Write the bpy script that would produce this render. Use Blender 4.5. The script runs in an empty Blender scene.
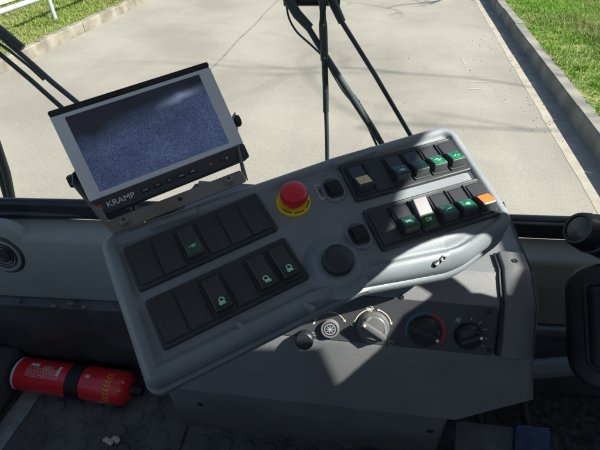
import bpy, bmesh, math, random
from mathutils import Vector, Matrix, noise
random.seed(7)
R = math.radians
scn = bpy.context.scene
COL = scn.collection
# ---------------------------------------------------------------- camera
F, PITCH, YAW, EYE = 433.0, R(39), R(6.8), 1.05
cam = bpy.data.objects.new('camera', bpy.data.cameras.new('camera'))
COL.objects.link(cam)
cam.location = (0, 0, EYE)
cam.rotation_euler = (R(90) - PITCH, 0, YAW)
cam.data.sensor_width = 36
cam.data.lens = F / 600 * 36
cam.data.clip_start = 0.02
cam.data.clip_end = 500
scn.camera = cam
# ---------------------------------------------------------------- light
SUN_AZ, SUN_EL = 100.0, 44.0
SUN = Vector((math.sin(R(SUN_AZ)) * math.cos(R(SUN_EL)), math.cos(R(SUN_AZ)) * math.cos(R(SUN_EL)), math.sin(R(SUN_EL))))
w = bpy.data.worlds.new('World'); scn.world = w; w.use_nodes = True
nt = w.node_tree; bg = nt.nodes['Background']
sky = nt.nodes.new('ShaderNodeTexSky'); sky.sky_type = 'NISHITA'; sky.sun_disc = False
sky.sun_elevation = R(SUN_EL); sky.sun_rotation = R(SUN_AZ)
nt.links.new(sky.outputs[0], bg.inputs[0]); bg.inputs[1].default_value = 0.068
sl = bpy.data.lights.new('sun', 'SUN'); sl.energy = 5.0; sl.angle = R(0.5); sl.color = (1, .95, .86)
so = bpy.data.objects.new('sun', sl); COL.objects.link(so)
so.rotation_euler = SUN.to_track_quat('Z', 'Y').to_euler()
scn.view_settings.view_transform = 'Standard'
scn.view_settings.look = 'None'
scn.view_settings.exposure = 1.13
scn.view_settings.gamma = 1
scn.view_settings.use_curve_mapping = False
scn.render.engine = 'CYCLES'
# ---------------------------------------------------------------- pixel -> place helpers
def ray(x, y):
    X, Y = (x - 300) / F, (y - 225) / F
    a = (X, math.cos(PITCH) - Y * math.sin(PITCH), -math.sin(PITCH) - Y * math.cos(PITCH))
    c, s = math.cos(YAW), math.sin(YAW)
    return Vector((c * a[0] - s * a[1], s * a[0] + c * a[1], a[2]))
EYEP = Vector((0, 0, EYE))
def at(x, y, P, n):
    d = ray(x, y); n = Vector(n); P = Vector(P)
    return EYEP + d * (n.dot(P - EYEP) / n.dot(d))
def atz(x, y, z): return at(x, y, (0, 0, z), (0, 0, 1))
def aty(x, y, v): return at(x, y, (0, v, 0), (0, 1, 0))
# ---------------------------------------------------------------- materials
MATS = {}
def mat(name, col, rough=.5, metal=0, var=.12, vs=8, bump=0, bs=400, spec=.5, col2=None, dust=0, emit=None, coat=0):
    if name in MATS: return MATS[name]
    m = bpy.data.materials.new(name); m.use_nodes = True
    t = m.node_tree; N = t.nodes; L = t.links; b = N['Principled BSDF']
    b.inputs['Roughness'].default_value = rough; b.inputs['Metallic'].default_value = metal
    b.inputs['Specular IOR Level'].default_value = spec
    b.inputs['Coat Weight'].default_value = coat
    tc = N.new('ShaderNodeTexCoord')
    no = N.new('ShaderNodeTexNoise'); no.inputs['Scale'].default_value = vs; no.inputs['Detail'].default_value = 6
    L.new(tc.outputs['Object'], no.inputs['Vector'])
    mx = N.new('ShaderNodeMix'); mx.data_type = 'RGBA'
    c2 = col2 or tuple(min(1, c * (1 + var)) for c in col); c1 = col if col2 else tuple(c * (1 - var) for c in col)
    mx.inputs[6].default_value = (*c1, 1); mx.inputs[7].default_value = (*c2, 1)
    mr = N.new('ShaderNodeMapRange'); mr.inputs[1].default_value = .35; mr.inputs[2].default_value = .65
    L.new(no.outputs[0], mr.inputs[0]); L.new(mr.outputs[0], mx.inputs[0])
    out = mx.outputs[2]
    if dust:
        n2 = N.new('ShaderNodeTexNoise'); n2.inputs['Scale'].default_value = 900; n2.inputs['Detail'].default_value = 2
        n3 = N.new('ShaderNodeTexNoise'); n3.inputs['Scale'].default_value = 14; n3.inputs['Detail'].default_value = 5
        L.new(tc.outputs['Object'], n2.inputs['Vector']); L.new(tc.outputs['Object'], n3.inputs['Vector'])
        a = N.new('ShaderNodeMapRange'); a.inputs[1].default_value = .57; a.inputs[2].default_value = .72
        c = N.new('ShaderNodeMapRange'); c.inputs[1].default_value = .42; c.inputs[2].default_value = .75
        L.new(n2.outputs[0], a.inputs[0]); L.new(n3.outputs[0], c.inputs[0])
        ml = N.new('ShaderNodeMath'); ml.operation = 'MULTIPLY_ADD'; ml.inputs[1].default_value = dust
        L.new(a.outputs[0], ml.inputs[0])
        m2 = N.new('ShaderNodeMath'); m2.operation = 'MULTIPLY'; m2.inputs[1].default_value = dust * .45
        L.new(c.outputs[0], m2.inputs[0]); L.new(m2.outputs[0], ml.inputs[2])
        d = N.new('ShaderNodeMix'); d.data_type = 'RGBA'; d.inputs[7].default_value = (.34, .32, .28, 1)
        mp = N.new('ShaderNodeMapping'); mp.inputs['Rotation'].default_value = (0, 0, .5); mp.inputs['Scale'].default_value = (14, 420, 30); L.new(tc.outputs['Object'], mp.inputs[0])
        n4 = N.new('ShaderNodeTexNoise'); n4.inputs['Scale'].default_value = 1; n4.inputs['Detail'].default_value = 2; L.new(mp.outputs[0], n4.inputs['Vector'])
        s4 = N.new('ShaderNodeMapRange'); s4.inputs[1].default_value = .70; s4.inputs[2].default_value = .76; s4.inputs[4].default_value = dust * 1.2; L.new(n4.outputs[0], s4.inputs[0])
        a4 = N.new('ShaderNodeMath'); a4.operation = 'ADD'; a4.use_clamp = True; L.new(ml.outputs[0], a4.inputs[0]); L.new(s4.outputs[0], a4.inputs[1]); ml = a4
        L.new(ml.outputs[0], d.inputs[0]); L.new(out, d.inputs[6]); out = d.outputs[2]
        rm = N.new('ShaderNodeMapRange'); rm.inputs[3].default_value = rough; rm.inputs[4].default_value = min(1, rough + .35)
        L.new(c.outputs[0], rm.inputs[0]); L.new(rm.outputs[0], b.inputs['Roughness'])
    L.new(out, b.inputs['Base Color'])
    if bump:
        bn = N.new('ShaderNodeTexNoise'); bn.inputs['Scale'].default_value = bs; bn.inputs['Detail'].default_value = 3
        L.new(tc.outputs['Object'], bn.inputs['Vector'])
        bp = N.new('ShaderNodeBump'); bp.inputs['Strength'].default_value = bump; bp.inputs['Distance'].default_value = .002
        L.new(bn.outputs[0], bp.inputs['Height']); L.new(bp.outputs[0], b.inputs['Normal'])
    if emit:
        b.inputs['Emission Color'].default_value = (*emit[:3], 1); b.inputs['Emission Strength'].default_value = emit[3]
    MATS[name] = m; return m
M = dict(
    shell=mat('panel_plastic', (.182, .213, .238), .44, var=.12, vs=9, bump=.18, bs=900, dust=.26),
    plate=mat('switch_plate_plastic', (.028, .034, .041),   .45, var=.2, bump=.12, bs=1200, dust=.10),
    key=mat('switch_key_plastic', (.045, .05, .055), .3, var=.2, dust=.07),
    black=mat('black_plastic', (.014, .016, .02), .4, var=.3, bump=.15, dust=.04),
    console=mat('console_plastic', (.15, .16, .168), .42, var=.12, vs=6, bump=.16, bs=800, dust=.2),
    consoled=mat('console_face', (.042, .045, .05), .4, var=.25, bump=.1, dust=.05),
    dash=mat('dash_plastic', (.27, .30, .28), .6, var=.1, vs=5, bump=.15, bs=700, dust=.25),
    kick=mat('kick_panel', (.065, .076, .08), .36, var=.5, vs=5, bump=.2, bs=80, dust=.25),
    rubber=mat('rubber', (.10, .112, .118), .6, var=.3, vs=14, bump=.3, bs=300, dust=.1),
    wiper=mat('wiper_paint', (.05, .062, .07), .42, var=.2, dust=.12),
    bar=mat('bar_paint', (.02, .028, .035), .22, var=.2, dust=.05),
    red=mat('button_red', (.62, .012, .03), .3, var=.05, spec=.5, coat=.4, dust=.03),
    yellow=mat('ring_yellow', (.75, .5, .01), .45, var=.08, dust=.06),
    extred=mat('extinguisher_paint', (.80, .02, .04), .22, var=.06, coat=.5, dust=.04),
    white=mat('white_print', (.75, .75, .72), .5, var=.05),
    pale=mat('pale_print', (.62, .60, .46), .5, var=.05),
    grey=mat('grey_print', (.35, .37, .38), .5, var=.05),
    silver=mat('bezel_silver', (.66, .70, .74), .35, metal=.1, var=.04, vs=20, dust=.04),
    steel=mat('bracket_steel', (.22, .21, .20), .36, metal=.5, var=.25, vs=14, dust=.12),
    alu=mat('tread_strip', (.33, .37, .38), .4, metal=.5, var=.2, vs=30, bump=.6, bs=120, dust=.15),
    green=mat('lens_green', (.008, .075, .038), .25, var=.35, vs=150, coat=.5),
    lgreen=mat('lens_sunlit', (.018, .16, .075), .22, var=.4, vs=150, coat=.6),  # lens green with sunlight put into the colour; knob mark shares it
    dgreen=mat('lens_dark', (.006, .026, .018), .25, var=.4, vs=120, coat=.5),
    sym=mat('symbol_print', (.42, .86, .68), .5, var=.03, emit=(.3, .85, .6, .03)),
    cream=mat('lens_cream', (.72, .58, .26), .3, var=.1, vs=90, coat=.3),
    orange=mat('lens_orange', (.85, .19, .035), .3, var=.08, coat=.4),
    whitekey=mat('key_pale', (.17, .17, .178), .4, var=.08, dust=.1),
    blue=mat('dial_blue', (.02, .16, .30), .5, var=.1), dred=mat('dial_red', (.5, .02, .04), .5, var=.1),
    logo=mat('logo_red', (.42, .05, .04), .5, var=.05), led=mat('led_red', (.35, .03, .03), .4, emit=(1, .05, .05, .1)),
    extprint=mat('faded_print', (.55, .22, .2), .5, var=.1),
    galv=mat('galvanised', (.42, .46, .47), .5, metal=.3, var=.12, vs=15),
    roof=mat('cab_lining', (.42, .40, .37), .8, var=.06, bump=.2, bs=200),
    capmat=mat('end_cap_plastic', (.11, .118, .128), .38, var=.1, bump=.1, dust=.15),
    steelk=mat('knob_grey', (.11, .115, .12), .3, var=.15, dust=.12),
    pedal=mat('pedal_blue', (.02, .05, .14), .25, var=.3, vs=40, coat=.3, dust=.15),
    carpet=mat('carpet', (.07, .078, .085), .95, var=.5, vs=60, bump=1.0, bs=160),
    fluff=mat('fluff', (.6, .57, .5), .9, var=.1),
    bark=mat('bark', (.09, .075, .06), .9, var=.3, vs=10, bump=.4, bs=40),
)
# ---------------------------------------------------------------- mesh helpers
class MB:
    def __init__(s): s.v = []; s.f = []; s.m = []
    def add(s, vs, fs, mi=0, mx=None):
        o = len(s.v)
        s.v += [tuple(mx @ Vector(v)) if mx else tuple(v) for v in vs]
        s.f += [tuple(i + o for i in f) for f in fs]; s.m += [mi] * len(fs)
    def box(s, c, d, mi=0, mx=None):
        x, y, z = (k / 2 for k in d)
        vs = [(c[0] + a * x, c[1] + b * y, c[2] + e * z) for a in (-1, 1) for b in (-1, 1) for e in (-1, 1)]
        s.add(vs, [(0, 1, 3, 2), (4, 6, 7, 5), (0, 4, 5, 1), (2, 3, 7, 6), (0, 2, 6, 4), (1, 5, 7, 3)], mi, mx)
    def loft(s, rings, mi=0, cap0=True, cap1=True, mx=None, closed=True):
        n = len(rings[0]); vs = [p for r in rings for p in r]; fs = []
        for k in range(len(rings) - 1):
            for i in range(n if closed else n - 1):
                j = (i + 1) % n
                fs.append((k * n + i, k * n + j, (k + 1) * n + j, (k + 1) * n + i))
        if cap0: fs.append(tuple(range(n - 1, -1, -1)))
        if cap1: fs.append(tuple((len(rings) - 1) * n + i for i in range(n)))
        s.add(vs, fs, mi, mx)
    def lathe(s, prof, seg=40, mi=0, mx=None, cap0=True, cap1=True, fn=None):
        rings = []
        for r, z in prof:
            rings.append([((r if not fn else fn(r, z, 2 * math.pi * i / seg)) * math.cos(2 * math.pi * i / seg),
                           (r if not fn else fn(r, z, 2 * math.pi * i / seg)) * math.sin(2 * math.pi * i / seg), z) for i in range(seg)])
        s.loft(rings, mi, cap0, cap1, mx)
    def tube(s, path, r, seg=12, mi=0, flat=1.0):
        path = [Vector(p) for p in path]; rings = []
        rr = r if isinstance(r, (list, tuple)) else [r] * len(path)
        up = Vector((0, 0, 1))
        for i, p in enumerate(path):
            d = (path[min(i + 1, len(path) - 1)] - path[max(i - 1, 0)]).normalized()
            a = d.cross(up)
            if a.length < .05: a = d.cross(Vector((0, 1, 0)))
            a.normalize(); b = a.cross(d)
            rings.append([p + a * (rr[i] * math.cos(t)) + b * (rr[i] * flat * math.sin(t)) for t in [2 * math.pi * k / seg for k in range(seg)]])
        s.loft(rings, mi)
    def build(s, name, mats, parent=None, mw=None, bevel=0, sharp=35, smooth=True, bseg=2):
        me = bpy.data.meshes.new(name); me.from_pydata(s.v, [], s.f)
        for m in (mats if isinstance(mats, (list, tuple)) else [mats]): me.materials.append(M[m] if isinstance(m, str) else m)
        me.polygons.foreach_set('material_index', s.m)
        bm = bmesh.new(); bm.from_mesh(me); bmesh.ops.recalc_face_normals(bm, faces=bm.faces); bm.to_mesh(me); bm.free()
        if smooth:
            me.shade_smooth(); me.set_sharp_from_angle(angle=R(sharp))
        me.update()
        o = bpy.data.objects.new(name, me); COL.objects.link(o)
        if parent: o.parent = parent
        if mw is not None: o.matrix_local = mw
        if bevel:
            b = o.modifiers.new('bevel', 'BEVEL'); b.width = bevel; b.segments = bseg; b.limit_method = 'ANGLE'; b.angle_limit = R(35); b.harden_normals = False
        return o
def tag(o, label=None, cat=None, group=None, kind=None):
    if label: o['label'] = label
    if cat: o['category'] = cat
    if group: o['group'] = group
    if kind: o['kind'] = kind
    return o
def empty(name, mw, label, cat, group=None):
    o = bpy.data.objects.new(name, None); COL.objects.link(o); o.matrix_world = mw; o.empty_display_size = .05
    return tag(o, label, cat, group)
def rpoly(pts, inset, seg=8):
    """pts: list of (x, y, radius) going round; offset every side inwards by inset and round the corners."""
    n = len(pts); A = sum(pts[i][0] * pts[(i + 1) % n][1] - pts[(i + 1) % n][0] * pts[i][1] for i in range(n))
    sg = 1 if A > 0 else -1; L = []
    for i in range(n):
        p = Vector(pts[i][:2]); q = Vector(pts[(i + 1) % n][:2]); d = (q - p).normalized()
        nn = Vector((-d.y, d.x)) * sg; L.append((p + nn * inset, d))
    out = []
    for i in range(n):
        (p0, d0), (p1, d1) = L[i - 1], L[i]
        den = d0.x * d1.y - d0.y * d1.x
        c = p0 + d0 * (((p1 - p0).x * d1.y - (p1 - p0).y * d1.x) / den) if abs(den) > 1e-6 else p1
        turn = math.acos(max(-1, min(1, d0.dot(d1)))); conv = den * sg > 0
        r = max(.0004, pts[i][2] - inset if conv else pts[i][2] + inset)
        tl = r * math.tan(turn / 2); a = c - d0 * tl; b = c + d1 * tl
        for k in range(seg + 1):
            t = k / seg
            out.append(tuple((1 - t) ** 2 * a + 2 * t * (1 - t) * c + t * t * b) if turn > .9 and False else tuple(_arc(a, b, c, t, r, turn)))
    return out
def _arc(a, b, c, t, r, turn):
    if turn < 1e-4: return a.lerp(b, t)
    m = (a + b) / 2; h = r / math.cos(turn / 2) if math.cos(turn / 2) > 1e-6 else r
    dirc = (m - c)
    if dirc.length < 1e-9: return a.lerp(b, t)
    ctr = c + dirc.normalized() * h
    va = a - ctr; vb = b - ctr
    ang = va.angle_signed(vb) if va.length > 1e-9 else 0
    ang *= -1
    cs, sn = math.cos(ang * t), math.sin(ang * t)
    return ctr + Vector((va.x * cs - va.y * sn, va.x * sn + va.y * cs))
def rrect(w, h, r): return [(-w / 2, -h / 2, r), (w / 2, -h / 2, r), (w / 2, h / 2, r), (-w / 2, h / 2, r)]
def slab(mb, pts, levels, mi=0, mx=None, seg=5, cap0=True, cap1=True):
    """levels: list of (inset, z)"""
    mb.loft([[(x, y, z) for x, y in rpoly(pts, i, seg)] for i, z in levels], mi, cap0, cap1, mx)
def strip(mb, pts, wd, z, th=.0003, mi=0, mx=None, closed=False):
    """a flat printed line of width wd along 2-D pts at height z"""
    P = [Vector(p) for p in pts]; n = len(P); l = []; r = []
    for i in range(n):
        a = P[(i - 1) % n] if closed or i > 0 else P[i]; b = P[(i + 1) % n] if closed or i < n - 1 else P[i]
        d = (b - a).normalized(); q = Vector((-d.y, d.x)) * wd / 2; l.append(P[i] + q); r.append(P[i] - q)
    vs = [(p.x, p.y, z) for p in l] + [(p.x, p.y, z) for p in r] + [(p.x, p.y, z + th) for p in l] + [(p.x, p.y, z + th) for p in r]
    fs = []
    for i in range(n if closed else n - 1):
        j = (i + 1) % n
        fs += [(2 * n + i, 2 * n + j, 3 * n + j, 3 * n + i), (i, j, 2 * n + j, 2 * n + i), (n + i, n + j, 3 * n + j, 3 * n + i)]
    mb.add(vs, fs, mi, mx)
def disc(mb, c, r, z, mi=0, mx=None, seg=20, th=.0003):
    mb.lathe([(r, z), (r, z + th)], seg, mi, (mx or Matrix()) @ Matrix.Translation((c[0], c[1], 0)))
def arc2(c, r, a0, a1, n=16):
    return [(c[0] + r * math.cos(R(a0 + (a1 - a0) * i / n)), c[1] + r * math.sin(R(a0 + (a1 - a0) * i / n))) for i in range(n + 1)]
def text(name, body, size, m, parent, mw, ext=.0002, align='CENTER', sx=1.0, bold=0):
    cu = bpy.data.curves.new(name, 'FONT'); cu.body = body; cu.size = size; cu.extrude = ext; cu.align_x = align; cu.align_y = 'CENTER'
    cu.offset = bold
    t = bpy.data.objects.new(name, cu); COL.objects.link(t)
    dg = bpy.context.evaluated_depsgraph_get()
    me = bpy.data.meshes.new_from_object(t.evaluated_get(dg)); bpy.data.objects.remove(t)
    me.materials.clear(); me.materials.append(M[m])
    o = bpy.data.objects.new(name, me); COL.objects.link(o); o.parent = parent; o.matrix_local = mw @ Matrix.Diagonal((sx, 1, 1, 1))
    return o
T = Matrix.Translation
rc = lambda a, b, c, d, r: [(a, c, r), (b, c, r), (b, d, r), (a, d, r)]
def frame(o, x, y, z):
    m = Matrix((x, y, z)).transposed().to_4x4(); m.translation = o; return m

# ================================================================ OUTSIDE
RZ = -.85                                     # road level below the cab floor
RD = Vector((math.sin(R(3.5)), math.cos(R(3.5)), 0)); RN = Vector((RD.y, -RD.x, 0))   # along the road / to the right
RO = Vector((atz(554, 120, RZ).x, atz(554, 120, RZ).y, 0))     # a point at the foot of the right kerb
LW = (Vector((atz(60, 45, RZ).x, atz(60, 45, RZ).y, 0)) - RO).dot(RN)
def rp(a, s, z): p = RO + RN * a + RD * s; return (p.x, p.y, z)
def road_material():
    m = bpy.data.materials.new('road_surface'); m.use_nodes = True; t = m.node_tree; N = t.nodes; L = t.links; b = N['Principled BSDF']
    tc = N.new('ShaderNodeTexCoord'); b.inputs['Roughness'].default_value = .85
    def nz(s, d=4, sc=(1, 1, 1)):
        mp = N.new('ShaderNodeMapping'); mp.inputs['Scale'].default_value = sc; L.new(tc.outputs['Object'], mp.inputs[0])
        n = N.new('ShaderNodeTexNoise'); n.inputs['Scale'].default_value = s; n.inputs['Detail'].default_value = d; L.new(mp.outputs[0], n.inputs['Vector']); return n
    def rng(n, a, c, o0=0, o1=1):
        r = N.new('ShaderNodeMapRange'); r.inputs[1].default_value = a; r.inputs[2].default_value = c; r.inputs[3].default_value = o0; r.inputs[4].default_value = o1
        L.new(n.outputs[0], r.inputs[0]); return r
    def mix(f, a, c):
        x = N.new('ShaderNodeMix'); x.data_type = 'RGBA'; L.new(f.outputs[0], x.inputs[0])
        for i, q in ((6, a), (7, c)):
            if isinstance(q, tuple): x.inputs[i].default_value = (*q, 1)
            else: L.new(q.outputs[2], x.inputs[i])
        return x
    c = mix(rng(nz(.9, 6), .35, .65), (.212, .196, .165), (.285, .264, .227))
    c = mix(rng(nz(1.6, 5, (1, .12, 1)), .52, .75, 0, .55), c, (.19, .176, .15))          # tyre-worn streaks along the lane
    c = mix(rng(nz(110, 3), .54, .68, 0, .5), c, (.16, .15, .135))                          # dark grit
    c = mix(rng(nz(80, 3), .56, .70, 0, .5), c, (.42, .40, .36))                          # pale grit
    v = N.new('ShaderNodeTexVoronoi'); v.feature = 'DISTANCE_TO_EDGE'; v.inputs['Scale'].default_value = .45
    wv = nz(3, 5); ad = N.new('ShaderNodeMix'); ad.data_type = 'RGBA'; ad.inputs[0].default_value = .12; L.new(tc.outputs['Object'], ad.inputs[6]); L.new(wv.outputs[1], ad.inputs[7]); L.new(ad.outputs[2], v.inputs['Vector'])
    c = mix(rng(v, 0, .005, .16, 0), c, (.16, .15, .13))                                 # hairline cracks
    L.new(c.outputs[2], b.inputs['Base Color'])
    bp = N.new('ShaderNodeBump'); bp.inputs['Strength'].default_value = .3; bp.inputs['Distance'].default_value = .006
    L.new(nz(60, 4).outputs[0], bp.inputs['Height']); L.new(bp.outputs[0], b.inputs['Normal'])
    return m
roadm = road_material()
mb = MB(); mb.add([rp(-200, -60, RZ - .02), rp(200, -60, RZ - .02), rp(200, 300, RZ - .02), rp(-200, 300, RZ - .02)], [(0, 1, 2, 3)])
M['soil'] = mat('soil', (.11, .10, .045), .95, vs=3, col2=(.17, .14, .08), bump=.8, bs=30)
tag(mb.build('ground', 'soil', smooth=False), kind='structure')
mb = MB(); mb.add([rp(LW, -30, RZ), rp(.15, -30, RZ), rp(.15, 200, RZ), rp(LW, 200, RZ)], [(0, 1, 2, 3)])
tag(mb.build('road', roadm, smooth=False), kind='structure')
# pale dust line in the gutter beside the right kerb, with a wandering edge
M['dust'] = mat('gutter_dust', (.28, .255, .21), .95, vs=6, col2=(.36, .33, .275), bump=.4, bs=80)
mb = MB(); n = 160
L1 = [rp(-.10 + .012 * noise.noise((i * .35, 0, 0)) + .012 * noise.noise((i * 1.7, 3, 0)), -4 + i * .13, RZ + .002) for i in range(n)]
L2 = [rp(.17, -4 + i * .13, RZ + .002) for i in range(n)]
mb.add(L1 + L2, [(i, i + 1, n + i + 1, n + i) for i in range(n - 1)])
tag(mb.build('gutter', 'dust', smooth=False), kind='structure')
M['kerb'] = mat('kerb_concrete', (.15, .135, .105), .9, vs=5, col2=(.27, .245, .20), bump=.6, bs=60, dust=.15)
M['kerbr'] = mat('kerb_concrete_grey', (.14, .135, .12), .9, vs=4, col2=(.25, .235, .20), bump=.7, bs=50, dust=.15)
def kerb(name, a, side, h, wd, matn, label, L=1.0, s0=-3, s1=26):
    mb = MB(); s = s0
    while s < s1:
        dz = random.uniform(-.006, .006); da = random.uniform(-.006, .006)
        e = .012; s_1 = s + L - .008
        prof = [(0, -.3), (.008, h - e), (.008 + e, h), (wd - e, h), (wd, h - e), (wd, -.3)]
        rings = [[rp(a + side * (x + da), ss, RZ + z + dz) for x, z in prof] for ss in (s, s_1)]
        mb.loft(rings, 0); s += L
    o = mb.build(name, matn, sharp=30); tag(o, label, 'kerb'); return o
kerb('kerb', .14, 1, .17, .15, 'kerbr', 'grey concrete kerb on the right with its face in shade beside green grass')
kerb('kerb', LW, -1, .14, .12, 'kerb', 'sunlit pale concrete kerb on the left below the metal railing')
# longitudinal tar seam and two scuffs of old paint
M['tar'] = mat('tar_seam', (.17, .165, .15), .8, var=.25, vs=9)
sa = [(Vector((atz(x, y, RZ).x, atz(x, y, RZ).y, 0)) - RO).dot(RN) for x, y in ((280, 0), (212, 65))]; sa = sum(sa) / 2
mb = MB(); n = 120
L1 = [rp(sa + .02 * noise.noise((i * .22, 0, 4)) - .014 - .008 * noise.noise((i * .9, 1, 1)), -3 + i * .2, RZ + .0015) for i in range(n)]
L2 = [rp(sa + .02 * noise.noise((i * .22, 0, 4)) + .014, -3 + i * .2, RZ + .0015) for i in range(n)]
mb.add(L1 + L2, [(i, i + 1, n + i + 1, n + i) for i in range(n - 1)]); tag(mb.build('road_seam', 'tar', smooth=False), kind='structure')
M['oldpaint'] = mat('old_paint', (.335, .315, .275), .8, var=.15, vs=30)
mb = MB()
for x, y, l, w_ in ((478, 82, .26, .022), (475, 89, .16, .028), (482, 76, .2, .012), (463, 61, .02, .25)):
    p = atz(x, y, RZ); mb.add([(p.x + a * l / 2, p.y + b * w_ / 2 + a * .01, RZ + .0025) for a, b in ((-1, -1), (1, -1), (1, 1), (-1, 1))], [(0, 1, 2, 3)])
tag(mb.build('road_marking', 'oldpaint', smooth=False), kind='structure')
# grit and twig crumbs lying in the gutter and on the lane
M['grit'] = mat('grit', (.14, .12, .09), .9, vs=30, col2=(.36, .33, .28))
mb = MB(); rg = random.Random(21)
for k in range(900):
    a = -abs(rg.gauss(0, .22)) + .10 if k < 600 else rg.uniform(LW, -.2); sz = rg.uniform(.003, .008) * (1.5 if rg.random() < .07 else 1); p = Vector(rp(a, rg.uniform(-.5, 10), RZ + .003)); t = rg.uniform(0, 3.1)
    m_ = T(p) @ Matrix.Rotation(t, 4, 'Z'); q = [(sz * rg.uniform(.6, 1.4) * x, sz * rg.uniform(.6, 1.2) * y, sz * z) for x, y, z in ((-1, 0, 0), (0, -1, 0), (1, 0, 0), (0, 1, 0), (.1, .1, .8))]
    mb.add(q, [(0, 1, 4), (1, 2, 4), (2, 3, 4), (3, 0, 4)], 0, m_)
tag(mb.build('grit', 'grit', smooth=False), 'loose grit scattered along the right gutter and over the road', 'grit', kind='stuff')
# verges: soil + blades
def terrain(name, a0, a1, z, m, s0=-3, s1=28):
    mb = MB(); na, ns = 26, 60; vs = []
    for i in range(na + 1):
        for j in range(ns + 1):
            a = a0 + (a1 - a0) * i / na; s = s0 + (s1 - s0) * j / ns
            zz = z + .03 * noise.noise((a * .9, s * .9, 0)) + .012 * noise.noise((a * 4, s * 4, 2))
            vs.append(rp(a, s, zz))
    mb.add(vs, [(i * (ns + 1) + j, (i + 1) * (ns + 1) + j, (i + 1) * (ns + 1) + j + 1, i * (ns + 1) + j + 1) for i in range(na) for j in range(ns)])
    o = mb.build(name, m); tag(o, kind='structure'); return o
VZ = RZ + .15
M['turf'] = mat('turf', (.10, .14, .03), .95, vs=4, col2=(.20, .20, .07), bump=1.0, bs=40)
terrain('verge', .28, 9, RZ + .145, 'turf')
terrain('verge', LW - .12, LW - 3.1, RZ + .11, 'turf')
def grass_mat(name, c1, c2, c3):
    m = bpy.data.materials.new(name); m.use_nodes = True; t = m.node_tree; N = t.nodes; L = t.links; b = N['Principled BSDF']
    b.inputs['Roughness'].default_value = .6; b.inputs['Specular IOR Level'].default_value = .25
    g = N.new('ShaderNodeNewGeometry'); cr = N.new('ShaderNodeValToRGB'); cr.color_ramp.elements[0].color = (*c1, 1); cr.color_ramp.elements[1].color = (*c3, 1)
    e = cr.color_ramp.elements.new(.5); e.color = (*c2, 1); L.new(g.outputs['Random Per Island'], cr.inputs[0])
    tc = N.new('ShaderNodeTexCoord'); no = N.new('ShaderNodeTexNoise'); no.inputs['Scale'].default_value = 1.1; no.inputs['Detail'].default_value = 5; L.new(tc.outputs['Object'], no.inputs['Vector'])
    mr = N.new('ShaderNodeMapRange'); mr.inputs[1].default_value = .42; mr.inputs[2].default_value = .68; mr.inputs[4].default_value = .75; L.new(no.outputs[0], mr.inputs[0])
    mx = N.new('ShaderNodeMix'); mx.data_type = 'RGBA'; mx.inputs[7].default_value = (.30, .30, .12, 1); L.new(mr.outputs[0], mx.inputs[0]); L.new(cr.outputs[0], mx.inputs[6])
    L.new(mx.outputs[2], b.inputs['Base Color'])
    tr = N.new('ShaderNodeBsdfTranslucent'); L.new(mx.outputs[2], tr.inputs[0]); ms = N.new('ShaderNodeMixShader'); ms.inputs[0].default_value = .35
    L.new(b.outputs[0], ms.inputs[1]); L.new(tr.outputs[0], ms.inputs[2]); L.new(ms.outputs[0], N['Material Output'].inputs[0])
    return m
M['grassr'] = grass_mat('grass_lush', (.07, .19, .015), (.17, .35, .04), (.36, .48, .11))
M['grassl'] = grass_mat('grass_worn', (.13, .22, .03), (.24, .33, .06), (.37, .35, .16))
def grass(name, a0, a1, s0, s1, z, n, m, hh, edge):
    vs = []; fs = []; k = 0
    while k < n:
        s = random.uniform(s0, s1); a = random.uniform(min(a0, a1), max(a0, a1))
        de = abs(a - edge)
        cl = noise.noise((a * 2.2, s * 2.2, 5)) + .5 * noise.noise((a * 7, s * 7, 9))
        if de < .5 and random.random() > .38 + de * 1.6 + cl * .6: k += 1; continue
        if random.random() > .95 + cl: k += 1; continue
        h = hh * (.55 + .7 * random.random() + .9 * max(0, cl)) * (min(1, .45 + de * 1.2)); wd = .0045 + .004 * random.random()
        p = Vector(rp(a, s, z + .03 * noise.noise((a * .9, s * .9, 0)))); t = random.uniform(0, 6.283)
        d = Vector((math.cos(t), math.sin(t), 0)); l = Vector((random.gauss(0, .5), random.gauss(0, .5), 0)) * h
        o = len(vs); vs += [p - d * wd, p + d * wd, p + d * wd * .7 + l * .35 + Vector((0, 0, h * .6)), p - d * wd * .7 + l * .35 + Vector((0, 0, h * .6)), p + l + Vector((0, 0, h))]
        fs += [(o, o + 1, o + 2, o + 3), (o + 3, o + 2, o + 4)]; k += 1
    me = bpy.data.meshes.new(name); me.from_pydata(vs, [], fs); me.materials.append(M[m])
    o = bpy.data.objects.new(name, me); COL.objects.link(o); return o
tag(grass('grass', .27, 4.6, -.5, 9.5, RZ + .145, 150000, 'grassr', .06, .28), 'lush green grass on the verge beyond the right kerb', 'grass', kind='stuff')
tag(grass('grass', LW - .10, LW - 2.0, -1, 8.5, RZ + .11, 50000, 'grassl', .05, LW - .12), 'yellow green worn grass between the left kerb and the railing', 'grass', kind='stuff')
M['gravel'] = mat('gravel_path', (.40, .35, .28), .95, vs=5, col2=(.50, .44, .36), bump=.8, bs=60)
mb = MB(); mb.add([rp(LW - 1.98, -8, RZ + .155), rp(LW - 5.5, -8, RZ + .155), rp(LW - 5.5, 28, RZ + .155), rp(LW - 1.98, 28, RZ + .155)], [(0, 1, 2, 3)])
tag(mb.build('path', 'gravel', smooth=False), kind='structure')
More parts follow.
